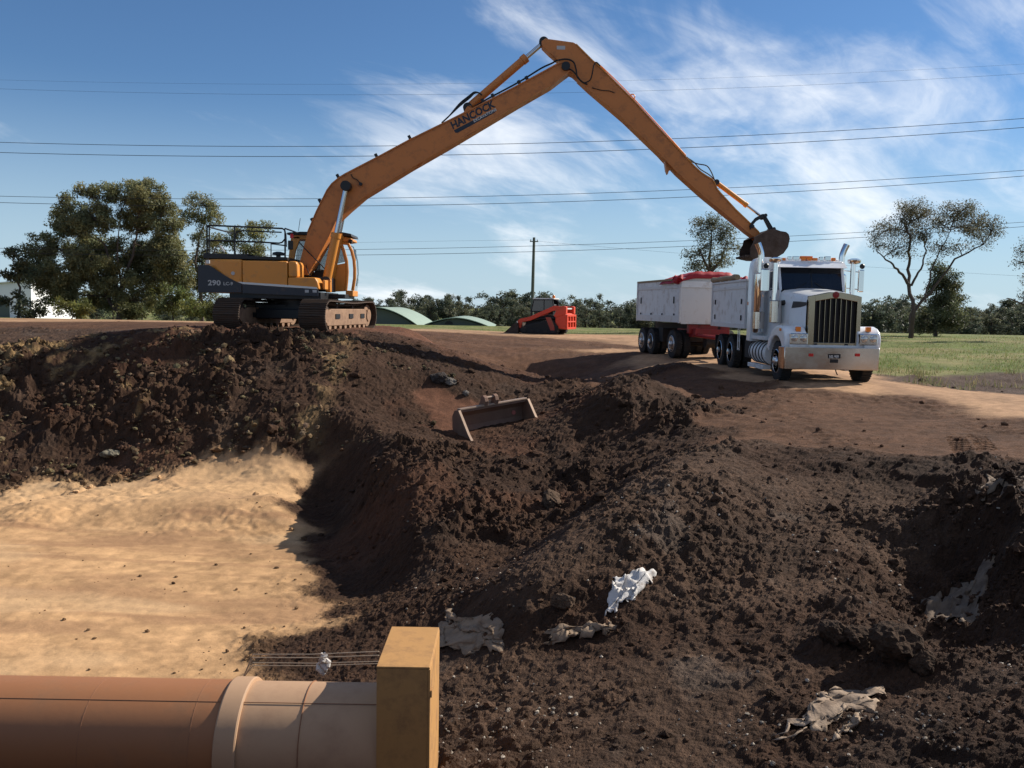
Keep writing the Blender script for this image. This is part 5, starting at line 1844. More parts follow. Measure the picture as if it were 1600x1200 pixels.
# ---------------------------------------------------------------- pipe, collar, box and strings
m_pipe = mat("terracotta_pipe", (0.31, 0.132, 0.055), 0.55, var=0.14, vscale=1.2, dirt=(0.24, 0.12, 0.06), dirt_amt=0.38, dirt_scale=2.4, bump=0.06, bscale=12)
m_pipe2 = mat("dusty_pipe_spigot", (0.43, 0.265, 0.155), 0.65, var=0.12, vscale=1.6, dirt=(0.34, 0.20, 0.12), dirt_amt=0.42, dirt_scale=2.6, bump=0.06, bscale=12)
m_box = mat("ochre_painted_ply", (0.45, 0.235, 0.078), 0.7, var=0.22, vscale=4.5, dirt=(0.22, 0.115, 0.05), dirt_amt=0.48, dirt_scale=4.5, bump=0.05)
m_seam = mat("weld_seam", (0.26, 0.12, 0.06), 0.7)
YP, RP = 6.12, 0.40
pc = PY(300, 1060, YP)
angv = math.atan2(-(ray(300, 1060).z), ray(300, 1060).y)
ZP = pc.z - RP / math.cos(angv)
xa, xb = -9.0, PY(372, 1100, 5.8).x
x_c0, x_c1 = PY(333, 1100, 5.75).x, PY(368, 1100, 5.75).x
x_b0, x_b1 = PY(588, 1050, 5.72).x, PY(671.5, 1050, 5.72).x
pipe = thing("pipe", "large terracotta coloured pipe crossing the lower left foreground", "pipe", (-3.0, YP, ZP - RP))


def hollow(x0, x1, r, t, n=64):
    return MB().lathe([(r - t, x0), (r, x0), (r, x1), (r - t, x1), (r - t, x0)][:4], (0, YP, ZP), (1, 0, 0), n)


hollow(xa, x_c0 + 0.05, RP, 0.02).build("pipe_length", m_pipe, pipe, smooth=True)
hollow(x_c0 + 0.052, x_b0 + 0.05, RP - 0.006, 0.02).build("spigot", m_pipe2, pipe, smooth=True, label="pale dusty end length of the pipe")
MB().lathe([(RP - .02, x_c0), (RP + 0.016, x_c0), (RP + 0.022, x_c0 + 0.01), (RP + 0.022, x_c1 - 0.01), (RP + 0.016, x_c1), (RP - .02, x_c1)], (0, YP, ZP), (1, 0, 0), 64).build("collar", m_pipe2, pipe, smooth=True, sharp=25)
t = math.radians(62)
MB().tube([(xa, YP - (RP + 0.001) * math.cos(t), ZP + (RP + 0.001) * math.sin(t)), (x_b0, YP - (RP + 0.001) * math.cos(t), ZP + (RP + 0.001) * math.sin(t))], 0.003, 5).build("long_seam", m_seam, pipe)
for a in (120, 293, 465):
    xx = PY(a, 1100, 5.75).x
    MB().lathe([(RP - .01, xx - .004), (RP + 0.0015, xx - 0.002), (RP + 0.0015, xx + 0.002), (RP - .01, xx + .004)], (0, YP, ZP), (1, 0, 0), 48).build("ring_seam", m_seam, pipe, smooth=True)
# box on the pipe end
bxz = PY(630, 1042, 5.72).z
bk_y = PZ(635, 979, bxz).y
box = thing("formwork_box", "ochre boxed frame standing over the end of the pipe", "box", ((x_b0 + x_b1) / 2, 6.1, -1.6))
MB().bx(x_b0 + 0.004, x_b1 - 0.016, 5.735, bk_y - 0.01, -1.72, bxz - 0.016).build("box_core", m_box, box)
MB().bx(x_b0, x_b1, 5.72, bk_y, bxz - 0.015, bxz).build("top_plate", m_box, box, bevel=0.004)
MB().bx(x_b1 - 0.015, x_b1 + 0.004, 5.718, bk_y, -1.72, bxz - 0.016).build("side_plate", m_box, box, bevel=0.004)
MB().bx(x_b0 + 0.002, x_b1 - 0.016, 5.720, 5.734, -1.72, bxz - 0.016).build("front_plate", m_box, box)
z_ = PY(669, 1085, 5.72).z
MB().box((x_b1 + 0.0, 5.75, z_), (0.03, 0.05, 0.05)).build("bolt", m_box, box)
# taut strings beyond the pipe with a rag tied to them
m_string = mat("pale_string", (0.42, 0.33, 0.24), 0.8)
YS = 8.0
for k, (a, b) in enumerate(((1022.5, 1018), (1027.5, 1024), (1035.5, 1033.5), (1040, 1037))):
    p, q = PY(395, a, YS + 0.1 * k), PY(592, b, 7.2 + 0.1 * k)
    g_ = Vector((p.x - 0.25, p.y + .1, gz(p.x - 0.25, p.y + .1) - .02))
    so = MB().tube([g_, p.lerp(g_, .3), p, p.lerp(q, .5) - Vector((0, 0, .012)), q], 0.0045, 5).build("string_line", m_string)
    tag(so, ("uppermost of the four pale strings stretched behind the pipe", "second string from the top behind the pipe", "third string from the top behind the pipe", "lowest of the four pale strings stretched behind the pipe")[k], "string", "strings stretched behind the pipe")
# ---------------------------------------------------------------- trees
rng = np.random.default_rng(7)


def leaf_mat(name, trans=0.45):
    m_ = bpy.data.materials.new(name)
    m_.use_nodes = True
    t_ = m_.node_tree
    b_ = t_.nodes["Principled BSDF"]
    b_.inputs["Roughness"].default_value = 0.55
    b_.inputs["Specular IOR Level"].default_value = 0.3
    a_ = t_.nodes.new("ShaderNodeAttribute")
    a_.attribute_name = "Col"
    t_.links.new(a_.outputs["Color"], b_.inputs["Base Color"])
    tr_ = t_.nodes.new("ShaderNodeBsdfTranslucent")
    t_.links.new(a_.outputs["Color"], tr_.inputs["Color"])
    mx = t_.nodes.new("ShaderNodeMixShader")
    mx.inputs["Fac"].default_value = trans
    t_.links.new(b_.outputs[0], mx.inputs[1])
    t_.links.new(tr_.outputs[0], mx.inputs[2])
    t_.links.new(mx.outputs[0], t_.nodes["Material Output"].inputs["Surface"])
    return m_


m_leaf = leaf_mat("gum_leaves")
m_bark = mat("gum_bark", (0.085, 0.062, 0.048), 0.9, var=0.4, vscale=3, bump=0.4, bscale=9)


def leaf_mesh(name, C, size, per, spread, color, cvar=0.35, droop=0.5):
    """quads scattered about clump centres C (n,3)"""
    n = len(C) * per
    q = rng.normal(0, 1, (n, 3))
    q = q / np.linalg.norm(q, axis=1, keepdims=True) * rng.uniform(0, 1, (n, 1)) ** 0.5
    ctr = np.repeat(C, per, 0) + q * spread * 1.5 * np.array([1, 1, 0.8])
    L = size * rng.uniform(0.6, 1.35, n)
    Wd = L * rng.uniform(0.22, 0.42, n)
    th = rng.uniform(0, 2 * np.pi, n)
    ph = rng.normal(-droop, 0.55, n)
    d = np.stack([np.cos(th) * np.cos(ph), np.sin(th) * np.cos(ph), np.sin(ph)], 1)
    r_ = rng.normal(0, 1, (n, 3))
    s_ = np.cross(d, r_)
    s_ /= np.linalg.norm(s_, axis=1, keepdims=True) + 1e-9
    a = ctr - d * L[:, None] / 2
    b = ctr + d * L[:, None] / 2
    V_ = np.stack([a, ctr + s_ * Wd[:, None] / 2, b, ctr - s_ * Wd[:, None] / 2], 1).reshape(-1, 3)
    F_ = np.arange(n * 4).reshape(n, 4)
    me_ = np_mesh(name, V_, F_, m_leaf, smooth=False)
    cl = np.repeat(rng.uniform(1 - cvar, 1 + cvar, len(C)), per) * rng.uniform(0.8, 1.2, n)
    warm = np.repeat(rng.uniform(-0.12, 0.16, len(C)), per)
    col = np.array(color)[None] * cl[:, None] * np.stack([1 + warm, np.ones(n), 1 - warm], 1)
    set_col(me_, np.repeat(np.clip(col, 0.005, 0.6), 4, 0))
    return me_


def limb(mb, p0, p1, r0, r1, wig=0.08, n=6):
    p0, p1 = Vector(p0), Vector(p1)
    L = (p1 - p0).length
    pts, rs = [], []
    off = Vector(rng.normal(0, 1, 3)) * wig * L
    for i in range(n + 1):
        t = i / n
        p = p0.lerp(p1, t) + off * math.sin(math.pi * t) + Vector(rng.normal(0, 1, 3)) * wig * L * 0.10 * (0 if i in (0, n) else 1)
        p.z += 0.06 * L * math.sin(math.pi * t)
        pts.append(p)
        rs.append(r0 + (r1 - r0) * t)
    mb.tube(pts, rs, 7)
    return pts


def gum_tree(name, label, base_px, Y, trunks, blobs, dens=1.0, leaf=0.26, color=(0.075, 0.085, 0.035), r0=0.28, group=None, cat="tree", sub=1.0, depth=0.75, cvar=0.35):
    """trunks: traced polylines in pixels; blobs: (px, py, rx, ry, density) in pixels at distance Y"""
    b = PY(base_px[0], base_px[1], Y)
    base = Vector((b.x, Y, min(b.z, gz(b.x, Y)) - 0.05))
    t = thing(name, label, cat, base, group)
    wood = MB()
    nodes = []
    k = Y / FPX
    for poly in trunks:
        P_ = [PY(a, c, Y) + Vector((0, rng.normal(0, 0.4) if i else 0, 0)) for i, (a, c) in enumerate(poly)]
        if len(nodes) == 0:
            P_[0] = base.copy()
        n = len(P_)
        rs = [r0 * (1 - 0.72 * i / max(1, n - 1)) for i in range(n)]
        # round the traced line
        out, ro = [], []
        for i in range(n - 1):
            for j in range(4):
                f = j / 4
                out.append(P_[i].lerp(P_[i + 1], f) + Vector(rng.normal(0, 0.04, 3)))
                ro.append(rs[i] + (rs[i + 1] - rs[i]) * f)
        out.append(P_[-1])
        ro.append(rs[-1])
        wood.tube(out, ro, 8)
        nodes += [(p, r) for p, r in zip(out[3:], ro[3:])]
        r0 *= 0.8
    clumps = []
    for (px, py, rx, ry, dn) in blobs:
        c = PY(px, py, Y)
        rxm, rym = rx * k * 1.08, ry * k * 1.12
        c = c + Vector((0, rng.uniform(-1, 1) * rxm * 1.0, 0))
        below = [q for q in nodes if q[0].z < c.z + rym * 0.4] or nodes
        s_ = min(below, key=lambda q: (q[0] - c).length + 0.35 * abs(q[0].y - c.y))
        lp = limb(wood, s_[0], c, max(0.03, s_[1] * 0.55), 0.025, 0.07)
        ns = max(4, int(rxm * rym * 5 * dn * sub))
        for _ in range(ns):
            v = rng.normal(0, 1, 3)
            v = v / np.linalg.norm(v) * rng.uniform(0.45, 1.0) ** 0.6
            e = c + Vector((v[0] * rxm, v[1] * rxm * depth, v[2] * rym))
            q = lp[rng.integers(2, len(lp))]
            if rng.uniform() < 0.6:
                limb(wood, q, e, 0.022, 0.008, 0.1, 3)
            clumps.append(e)
            if rng.uniform() < 0.7:
                clumps.append(q.lerp(e, rng.uniform(0.55, 0.9)))
    wood.build("trunk", m_bark, t, smooth=True)
    C = np.array([tuple(c - base) for c in clumps])
    me_ = leaf_mesh("crown", C, leaf, int(26 * dens), 0.34 * (0.8 + 0.2 * Y / 60), color, cvar)
    o = bpy.data.objects.new("crown", me_)
    COL.objects.link(o)
    o.parent = t
    return t


gum_tree("gum_tree", "big broad gum tree left of the excavator", (186, 497), 70,
         [[(186, 497), (186, 470), (180, 440), (172, 410), (165, 380)], [(186, 480), (192, 440), (205, 400), (215, 360)], [(184, 488), (160, 455), (135, 430)], [(188, 476), (220, 455), (250, 435)], [(190, 450), (186, 400), (190, 350)]],
         [(190, 298, 42, 16, .9), (240, 308, 30, 20, 1), (230, 286, 8, 5, 1), (142, 300, 16, 12, 1), (102, 312, 11, 9, 1), (82, 348, 18, 16, .9), (112, 345, 32, 24, 1), (160, 345, 32, 22, 1), (210, 340, 32, 24, 1), (262, 345, 24, 26, 1), (70, 388, 26, 22, 1),
          (120, 392, 38, 26, 1.1), (252, 388, 32, 26, 1), (180, 392, 34, 22, .8), (150, 410, 30, 20, .9), (215, 412, 34, 22, .9), (190, 440, 36, 22, .8), (270, 405, 22, 24, 1), (62, 428, 22, 22, 1), (110, 436, 38, 28, 1.1), (160, 428, 28, 20, .7), (230, 438, 38, 24, .9), (280, 430, 22, 26, .9), (150, 465, 36, 18, .9), (215, 470, 34, 18, .9), (90, 465, 26, 18, 1)],
         dens=2.7, leaf=0.25, color=(0.185, 0.185, 0.088), r0=0.26, sub=4.0)
gum_tree("gum_tree", "slimmer gum tree just left of the excavator tail", (316, 498), 74,
         [[(316, 498), (312, 450), (309, 410), (312, 370), (318, 330)], [(312, 440), (328, 405), (335, 380)]],
         [(318, 316, 27, 11, 1), (303, 340, 18, 16, .9), (332, 340, 18, 14, .9), (318, 372, 22, 16, .7), (334, 395, 18, 14, .8), (304, 405, 18, 18, .8), (322, 430, 20, 18, .8), (300, 450, 18, 18, 1), (328, 465, 16, 18, .8)], dens=1.9, leaf=0.23, color=(0.185, 0.187, 0.085), r0=0.16, sub=3.4)
gum_tree("gum_tree", "gum tree seen behind the excavator handrails", (388, 498), 78,
         [[(388, 498), (386, 450), (392, 410), (400, 375)], [(386, 440), (370, 405), (362, 385)]],
         [(406, 351, 20, 9, 1.1), (412, 366, 22, 9, 1), (366, 366, 20, 9, 1), (350, 380, 18, 10, .9), (388, 384, 26, 12, .9), (375, 402, 30, 12, .9), (360, 425, 20, 16, 1), (410, 400, 16, 10, .8)], dens=1.9, leaf=0.23, color=(0.185, 0.192, 0.085), r0=0.14, sub=3.4)
gum_tree("gum_tree", "small dark tree at the left edge beside the white shed", (28, 486), 66,
         [[(28, 486), (26, 450), (24, 425)]],
         [(22, 400, 9, 9, 1.2), (42, 412, 17, 12, 1.2), (30, 428, 15, 10, 1.1), (52, 430, 12, 14, 1.2), (6, 432, 9, 8, 1.2), (8, 470, 8, 10, .8), (40, 470, 14, 14, 1.1)], dens=2.2, leaf=0.30, color=(0.09, 0.10, 0.05), r0=0.13, sub=1.5)
for (px, py, rx, ry, lab, colr) in ((112, 482, 30, 13, "yellow green shrub at the foot of the big gum tree", (0.135, 0.145, 0.045)), (272, 470, 32, 22, "pale green bush right of the big gum trunk", (0.130, 0.150, 0.048)),
                                    (312, 482, 24, 14, "bright green bush under the excavator tail", (0.140, 0.155, 0.045)), (52, 484, 22, 12, "dark low bush near the white shed", (0.045, 0.055, 0.028)), (205, 484, 26, 12, "olive bush between the gum trunks", (0.085, 0.095, 0.038)),
                                    (352, 484, 22, 13, "bush behind the near crawler track", (0.09, 0.10, 0.038))):
    gum_tree("bush", lab, (px, 499), 64, [[(px, 499), (px, py + 4)]], [(px, py, rx, ry, 1.6), (px - rx * .4, py + 4, rx * .6, ry * .7, 1.4), (px + rx * .4, py + 4, rx * .6, ry * .7, 1.4)], dens=2.0, leaf=0.26, color=colr, r0=0.06, cat="bush")
gum_tree("gum_tree", "sparse spreading gum tree with two leaning trunks, right of the truck", (1423, 526), 52,
         [[(1423, 527), (1422, 490), (1422, 447), (1425, 413), (1422, 370), (1420, 345)], [(1424, 522), (1430, 492), (1459, 459), (1499, 405), (1538, 382)], [(1422, 448), (1404, 425), (1385, 410), (1368, 393)],
          [(1424, 445), (1438, 420), (1450, 390), (1456, 362)], [(1445, 474), (1456, 425), (1470, 392), (1484, 360)]],
         [(1417, 328, 28, 12, .8), (1400, 342, 16, 10, .7), (1434, 342, 18, 14, .7), (1382, 362, 18, 15, .7), (1378, 382, 15, 12, .5), (1400, 385, 16, 12, .5), (1425, 362, 22, 12, .6), (1445, 375, 18, 12, .5), (1498, 331, 28, 12, .8), (1522, 342, 24, 14, .8),
          (1480, 350, 20, 14, .7), (1505, 360, 24, 12, .6), (1546, 360, 16, 16, .7), (1540, 380, 14, 8, .5), (1468, 385, 18, 12, .5), (1500, 382, 20, 9, .4), (1420, 395, 14, 10, .35)],
         dens=2.2, leaf=0.125, color=(0.125, 0.118, 0.074), r0=0.15, sub=8.5)
gum_tree("gum_tree", "dense dark tree behind the leaning trunks at right", (1462, 526), 58, [[(1462, 527), (1464, 490), (1466, 440)]],
         [(1464, 420, 15, 12, 1.2), (1478, 440, 18, 14, 1.2), (1466, 452, 24, 18, 1.2), (1486, 470, 22, 18, 1.2), (1462, 480, 26, 20, 1.1), (1486, 496, 20, 16, 1.1), (1450, 500, 20, 18, 1), (1478, 510, 26, 12, 1)], dens=2.3, leaf=0.20, color=(0.095, 0.105, 0.055), r0=0.14, sub=4.0)
gum_tree("gum_tree", "bare twigged gum tree cut by the right edge of the picture", (1634, 530), 50, [[(1634, 531), (1630, 480), (1626, 430), (1618, 395)], [(1630, 470), (1600, 478), (1575, 466)]],
         [(1602, 398, 14, 14, .9), (1612, 382, 12, 10, .7), (1592, 412, 8, 8, .6), (1625, 400, 20, 20, .9), (1640, 430, 22, 20, .9), (1606, 440, 8, 10, .5), (1600, 460, 6, 6, .3)], dens=1.7, leaf=0.12, color=(0.09, 0.088, 0.052), r0=0.12, sub=4)
gum_tree("gum_tree", "round topped gum tree rising behind the truck's trailer", (1112, 516), 60, [[(1112, 517), (1112, 440), (1110, 400), (1112, 360)], [(1112, 430), (1098, 405), (1090, 390)], [(1112, 425), (1130, 400), (1138, 375)]],
         [(1112, 343, 20, 11, 1), (1095, 358, 13, 13, .9), (1128, 358, 16, 13, .9), (1110, 378, 24, 13, .8), (1140, 378, 12, 12, .7), (1088, 398, 20, 10, .9), (1120, 400, 22, 10, .7), (1154, 388, 9, 8, .7), (1078, 412, 16, 7, .9), (1135, 412, 18, 8, .7), (1105, 420, 20, 10, .8)],
         dens=2.2, leaf=0.16, color=(0.12, 0.122, 0.068), r0=0.15, sub=4.6)

# the far tree line: a few crowns built once, then copied
def far_tree(seed_h, nblob, colr):
    b_ = MB()
    b_.tube([(0, 0, 0), (0.1, 0, seed_h * .35), (0.0, 0.1, seed_h * .7)], [0.25, 0.18, 0.08], 6)
    C_ = []
    for _ in range(nblob):
        c = np.array([rng.normal(0, seed_h * .17), rng.normal(0, seed_h * .15), rng.uniform(.06, .92) * seed_h])
        w_ = seed_h * rng.uniform(.10, .20) * (1.25 - 0.6 * c[2] / seed_h)
        limb(b_, (0, 0, min(c[2] * .7, seed_h * .6)), tuple(c), 0.07, 0.02, 0.08, 3)
        v = rng.normal(0, 1, (16, 3))
        v /= np.linalg.norm(v, axis=1, keepdims=True)
        C_.append(c + v * w_ * rng.uniform(.4, 1, (16, 1)))
    C_ = np.concatenate(C_)
    C_[:, 2] = np.maximum(C_[:, 2], 0.3)
    return b_, leaf_mesh("crown", C_, 0.62, 7, 0.42, colr, 0.4)


protos = []
for i in range(7):
    h_ = 9.0
    wood, crown = far_tree(h_, 19 + i % 3 * 3, ((0.085, 0.102, 0.068), (0.096, 0.108, 0.070), (0.074, 0.092, 0.064), (0.108, 0.115, 0.070))[i % 4])
    protos.append((wood, crown))
wood_me = [None] * 7
tops = {560: 474, 575: 466, 600: 467, 630: 462, 660: 461, 690: 459, 712: 456, 735: 472, 760: 464, 790: 460, 820: 460, 850: 466, 880: 462, 910: 460, 935: 461, 960: 468, 990: 470, 1020: 468, 1050: 470, 1170: 474, 1220: 474,
        1345: 474, 1372: 462, 1400: 463, 1425: 472, 1450: 476, 1490: 478, 1520: 480, 1555: 476, 1590: 475, 1640: 470, 1680: 470, 520: 470, 480: 468, 440: 470, 400: 468, 350: 466, 20: 446, -20: 440, -60: 440, 60: 452, 120: 455, 180: 455, 240: 455, 300: 460}
kx = sorted(tops)
ft_n = 0
for row, (Yr, stp, dy) in enumerate(((165, 15, 9), (190, 17, 0))):
    x = -70.0
    while x < 1700:
        ty = float(np.interp(x, kx, [tops[q] for q in kx])) + dy + rng.normal(0, 5.5)
        Yt = Yr + rng.uniform(-9, 9)
        p = PY(x, ty, Yt)
        zg = gz(p.x, Yt)
        hgt = max(3.0, p.z - zg)
        i = int(rng.integers(0, 7))
        t_ = bpy.data.objects.new("tree", None)
        COL.objects.link(t_)
        t_.location = (p.x, Yt, zg - 0.1)
        sc = hgt / 9.0
        t_.scale = (sc * rng.uniform(0.9, 1.7), sc * rng.uniform(0.9, 1.5), sc * 1.02)
        t_.rotation_euler = (0, 0, rng.uniform(0, 6.28))
        if x < 440:
            tag(t_, "grey green tree in the far tree line glimpsed behind the left gums", "tree", "far tree line at left")
        elif x < 830:
            tag(t_, "grey green tree in the far tree line between excavator and pole", "tree", "far tree line left of the pole")
        elif x < 1300:
            tag(t_, "grey green tree in the far tree line between pole and truck", "tree", "far tree line right of the pole")
        else:
            tag(t_, "grey green tree in the far tree line right of the truck", "tree", "far tree line right of the truck")
        if wood_me[i] is None:
            protos[i][0].v = protos[i][0].v
            o = protos[i][0].build("trunk", m_bark, None)
            wood_me[i] = o.data
        else:
            o = bpy.data.objects.new("trunk", wood_me[i])
            COL.objects.link(o)
        o.parent = t_
        c_ = bpy.data.objects.new("crown", protos[i][1])
        COL.objects.link(c_)
        c_.parent = t_
        x += stp * rng.uniform(0.6, 1.5) * (2.2 if x < 430 else 1.0)

# ---------------------------------------------------------------- far buildings, pole, wires
m_roofgreen = mat("pale_green_roof_sheet", (0.27, 0.34, 0.26), 0.5, var=0.1, vscale=0.5)
m_walldk = mat("grey_green_shed_wall", (0.10, 0.12, 0.10), 0.8, var=0.2, vscale=0.5)
m_wallw = mat("white_shed_sheet", (0.80, 0.80, 0.78), 0.5, var=0.04, vscale=0.4)
m_pole = mat("pole_timber", (0.10, 0.11, 0.085), 0.85, var=0.3, vscale=3)
m_wire = mat("wire", (0.02, 0.022, 0.026), 0.6)


def arch_shed(lab, xl, xr, ytop, yeave, Y, length, door=None):
    a, b = PY(xl, yeave, Y), PY(xr, yeave, Y)
    z_t = PY((xl + xr) / 2, ytop, Y).z
    zg = gz((a.x + b.x) / 2, Y) - 0.3
    cx, hw = (a.x + b.x) / 2, (b.x - a.x) / 2
    ze = a.z
    t_ = thing("arched_shed", lab, "shed", (cx, Y, zg))
    arc = [(cx + hw * u, ze + (z_t - ze) * (1 - abs(u) ** 1.7)) for u in np.linspace(-1, 1, 21)]
    fr = [(cx - hw * .97, zg)] + [(cx + (p[0] - cx) * .97, p[1] - 0.12) for p in arc] + [(cx + hw * .97, zg)]
    MB().xz(fr, Y, Y + length).build("wall", m_walldk, t_)
    up = [(p[0], p[1] + 0.10) for p in arc]
    MB().xz(arc + up[::-1], Y - 0.5, Y + length + 0.4).build("roof", m_roofgreen, t_)
    if door:
        d0, d1 = PY(door[0], door[1], Y), PY(door[2], door[3], Y)
        MB().xz([(d0.x + (d1.x - d0.x) * (0.5 + 0.5 * math.cos(q)), d0.z + (d1.z - d0.z) * math.sin(q)) for q in np.linspace(0, math.pi, 13)], Y - 0.06, Y - 0.01).build("opening", m_black, t_)
    return t_


arch_shed("pale green arched shed close beside the excavator's track", 524, 655, 481, 508, 105, 20)
arch_shed("lower arched shed with a dark half round opening", 655, 770, 497, 511.5, 112, 22, (695, 506.5, 708, 501.5))
q = PY(588, 480.5, 118)
t_ = thing("lean_to", "small flat roofed lean-to behind the arched shed", "shed", (q.x, 118, gz(q.x, 118)))
MB().bx(q.x - 2.0, q.x + 2.2, 118, 121, gz(q.x, 118) - .2, q.z - 0.15).build("wall", m_walldk, t_)
MB().bx(q.x - 2.2, q.x + 2.4, 117.8, 121.2, q.z - 0.15, q.z).build("roof", m_roofgreen, t_)
a, b = PY(-60, 448, 120), PY(48, 438, 120)
zg = gz(b.x, 120)
t_ = thing("white_shed", "white sheet metal shed at the left edge behind the trees", "shed", ((a.x + b.x) / 2, 124, zg))
MB().xz([(a.x, zg - .2), (b.x, zg - .2), (b.x, b.z), (a.x, a.z)], 120, 132).build("wall", m_wallw, t_)
MB().xz([(a.x - .3, a.z), (b.x + .3, b.z), (b.x + .3, b.z + .12), (a.x - .3, a.z + .12)], 119.6, 132.4).build("roof", m_wallw, t_)
MB().bx(a.x + 3, a.x + 6.5, 119.96, 119.99, zg - .1, zg + 2.4).build("door", m_walldk, t_)
q = PY(-5, 440, 150)

pt, pb = PY(834.5, 371, 95), PY(831, 500, 95)
pl = thing("power_pole", "timber power pole standing behind the red loader", "pole", (pb.x, 95, gz(pb.x, 95)))
MB().tube([(pb.x, 95, gz(pb.x, 95) - .3), (pt.x * .5 + pb.x * .5, 95, (pt.z + pb.z) / 2), (pt.x, 95, pt.z)], [0.20, 0.175, 0.14], 12).build("shaft", m_pole, pl, smooth=True)
MB().box((pt.x, 94.8, pt.z - 0.45), (0.9, 0.10, 0.10)).build("crossarm", m_pole, pl)
for s in (-0.36, 0.36):
    MB().lathe([(0.03, 0), (0.06, 0.05), (0.06, 0.12), (0.03, 0.18)], (pt.x + s, 94.8, pt.z - 0.40), (0, 0, 1), 10).build("insulator", m_letter_grey, pl)


def wire(pts, Y, r, lab, Y2=None):
    """a sagging wire: parabola through three traced pixels, standing in its own vertical plane"""
    xs, ys = zip(*pts)
    co = np.polyfit(xs, ys, 2)
    P_ = []
    x0, x1 = min(-500, xs[0] - 1) if xs[0] <= 0 else xs[0], 2100 if xs[-1] >= 1600 else xs[-1]
    for x in np.linspace(x0, x1, 40):
        P_.append(PY(x, float(np.polyval(co, x)), Y))
    o = MB().tube(P_, r, 5).build("power_line", m_wire)
    tag(o, lab, "power line", "power lines across the sky")


wire([(0, 222.5), (400, 228.5), (998, 219), (1600, 185)], 48, 0.014, "upper wire of the pair crossing below the boom lettering")
wire([(0, 238.5), (400, 244), (920, 237), (1600, 199)], 48, 0.015, "lower wire of the pair crossing below the boom lettering")
wire([(0, 306.5), (400, 311), (800, 305.5), (1600, 266)], 49, 0.013, "upper wire of the pair level with the boom's knee")
wire([(0, 316.5), (400, 322.5), (800, 317.5), (1600, 275)], 49, 0.014, "lower wire of the pair level with the boom's knee")
wire([(0, 388), (560, 389.5), (920, 382), (1600, 347)], 50, 0.011, "upper wire of the low pair passing the pole top")
wire([(0, 395), (560, 398), (920, 391), (1600, 354)], 50, 0.012, "lower wire of the low pair passing the pole top")
wire([(0, 125), (400, 131), (900, 128), (1600, 100)], 90, 0.007, "thin faint wire highest of all in the sky")
wire([(0, 139), (400, 147), (979, 143), (1600, 115)], 90, 0.010, "thin faint wire just under the highest one")
wire([(834.5, 376), (1100, 400), (1346, 415), (1600, 432)], 95, 0.009, "thin service wire sloping right from the pole")
wire([(0, 398), (560, 379), (834.5, 375)], 95, 0.008, "thin service wire running left from the pole")

# ---------------------------------------------------------------- grass and weeds
def blades(name, X, Y, h, w, colr, cv=0.3):
    Z = ground(X, Y, True)[0]
    n = len(X)
    th = rng.uniform(0, 6.283, n)
    lean = rng.normal(0, 0.35, (n, 2)) * h[:, None]
    dx, dy = np.cos(th) * w, np.sin(th) * w
    V_ = np.stack([np.stack([X - dx, Y - dy, Z - .01], 1), np.stack([X + dx, Y + dy, Z - .01], 1), np.stack([X + lean[:, 0], Y + lean[:, 1], Z + h], 1)], 1).reshape(-1, 3)
    me_ = np_mesh(name, V_, np.arange(n * 3).reshape(n, 3), m_leaf, smooth=False)
    c_ = np.array(colr)[None] * rng.uniform(1 - cv, 1 + cv, (n, 1)) * (1 + rng.normal(0, .1, (n, 3)))
    dry = rng.uniform(0, 1, n) < 0.28
    c_[dry] = np.array((0.30, 0.24, 0.12)) * rng.uniform(.7, 1.2, (dry.sum(), 1))
    set_col(me_, np.repeat(np.clip(c_, .01, .6), 3, 0))
    o = bpy.data.objects.new(name, me_)
    COL.objects.link(o)
    return o


n = 90000
Yg = 1 / rng.uniform(1 / 62.0, 1 / 24.0, n)
Xg = Yg * rng.uniform(-0.15, 0.85, n)
_, Wg, _ = base_fields(Xg, Yg)
keep = (Wg[:, CLS.index('G')] > rng.uniform(0.55, 0.95, n)) & (fbm(Xg * .5, Yg * .5, 3, 401) > rng.uniform(-.6, .5, n))
Xg, Yg = Xg[keep], Yg[keep]
tag(blades("grass", Xg, Yg, rng.uniform(0.03, 0.13, len(Xg)), rng.uniform(0.006, 0.016, len(Xg)), (0.120, 0.170, 0.038)), "grass along the far side of the dirt track", "grass", kind="stuff")
n = 5000
Yg = rng.uniform(24, 30, n)
Xg = Yg * rng.uniform(0.42, 0.75, n)
_, Wg, _ = base_fields(Xg, Yg)
keep = (Wg[:, CLS.index('D')] + Wg[:, CLS.index('G')] > 0.55) & (fbm(Xg * 1.3, Yg * 1.3, 2, 411) > 0.38)
Xg, Yg = Xg[keep], Yg[keep]
tag(blades("weeds", Xg, Yg, rng.uniform(0.08, 0.34, len(Xg)), rng.uniform(0.006, 0.014, len(Xg)), (0.16, 0.16, 0.07)), "thin dry weeds on the bare dark field", "weeds", kind="stuff")
# ---------------------------------------------------------------- loose clods, rocks, torn cloth
def ico(sub):
    bm = bmesh.new()
    bmesh.ops.create_icosphere(bm, subdivisions=sub, radius=1.0)
    v = np.array([tuple(p.co) for p in bm.verts])
    f = np.array([[q.index for q in fc.verts] for fc in bm.faces])
    bm.free()
    return v, f


ICO1, ICO2, ICO4 = ico(1), ico(2), ico(4)


def lump(vf, seed, amp):
    v, f = vf
    r_ = np.random.default_rng(seed)
    d = np.ones(len(v))
    for _ in range(9):                       # chop flats off the ball
        n_ = r_.normal(0, 1, 3)
        n_ /= np.linalg.norm(n_)
        h = r_.uniform(0.62, 0.95)
        dot = v @ n_
        d = np.where(dot * d > h, h / np.maximum(dot, 1e-6), d)
    d = d * (1 + amp * r_.normal(0, 1, len(v)))
    return v * d[:, None] * r_.uniform(0.7, 1.25, 3)[None]


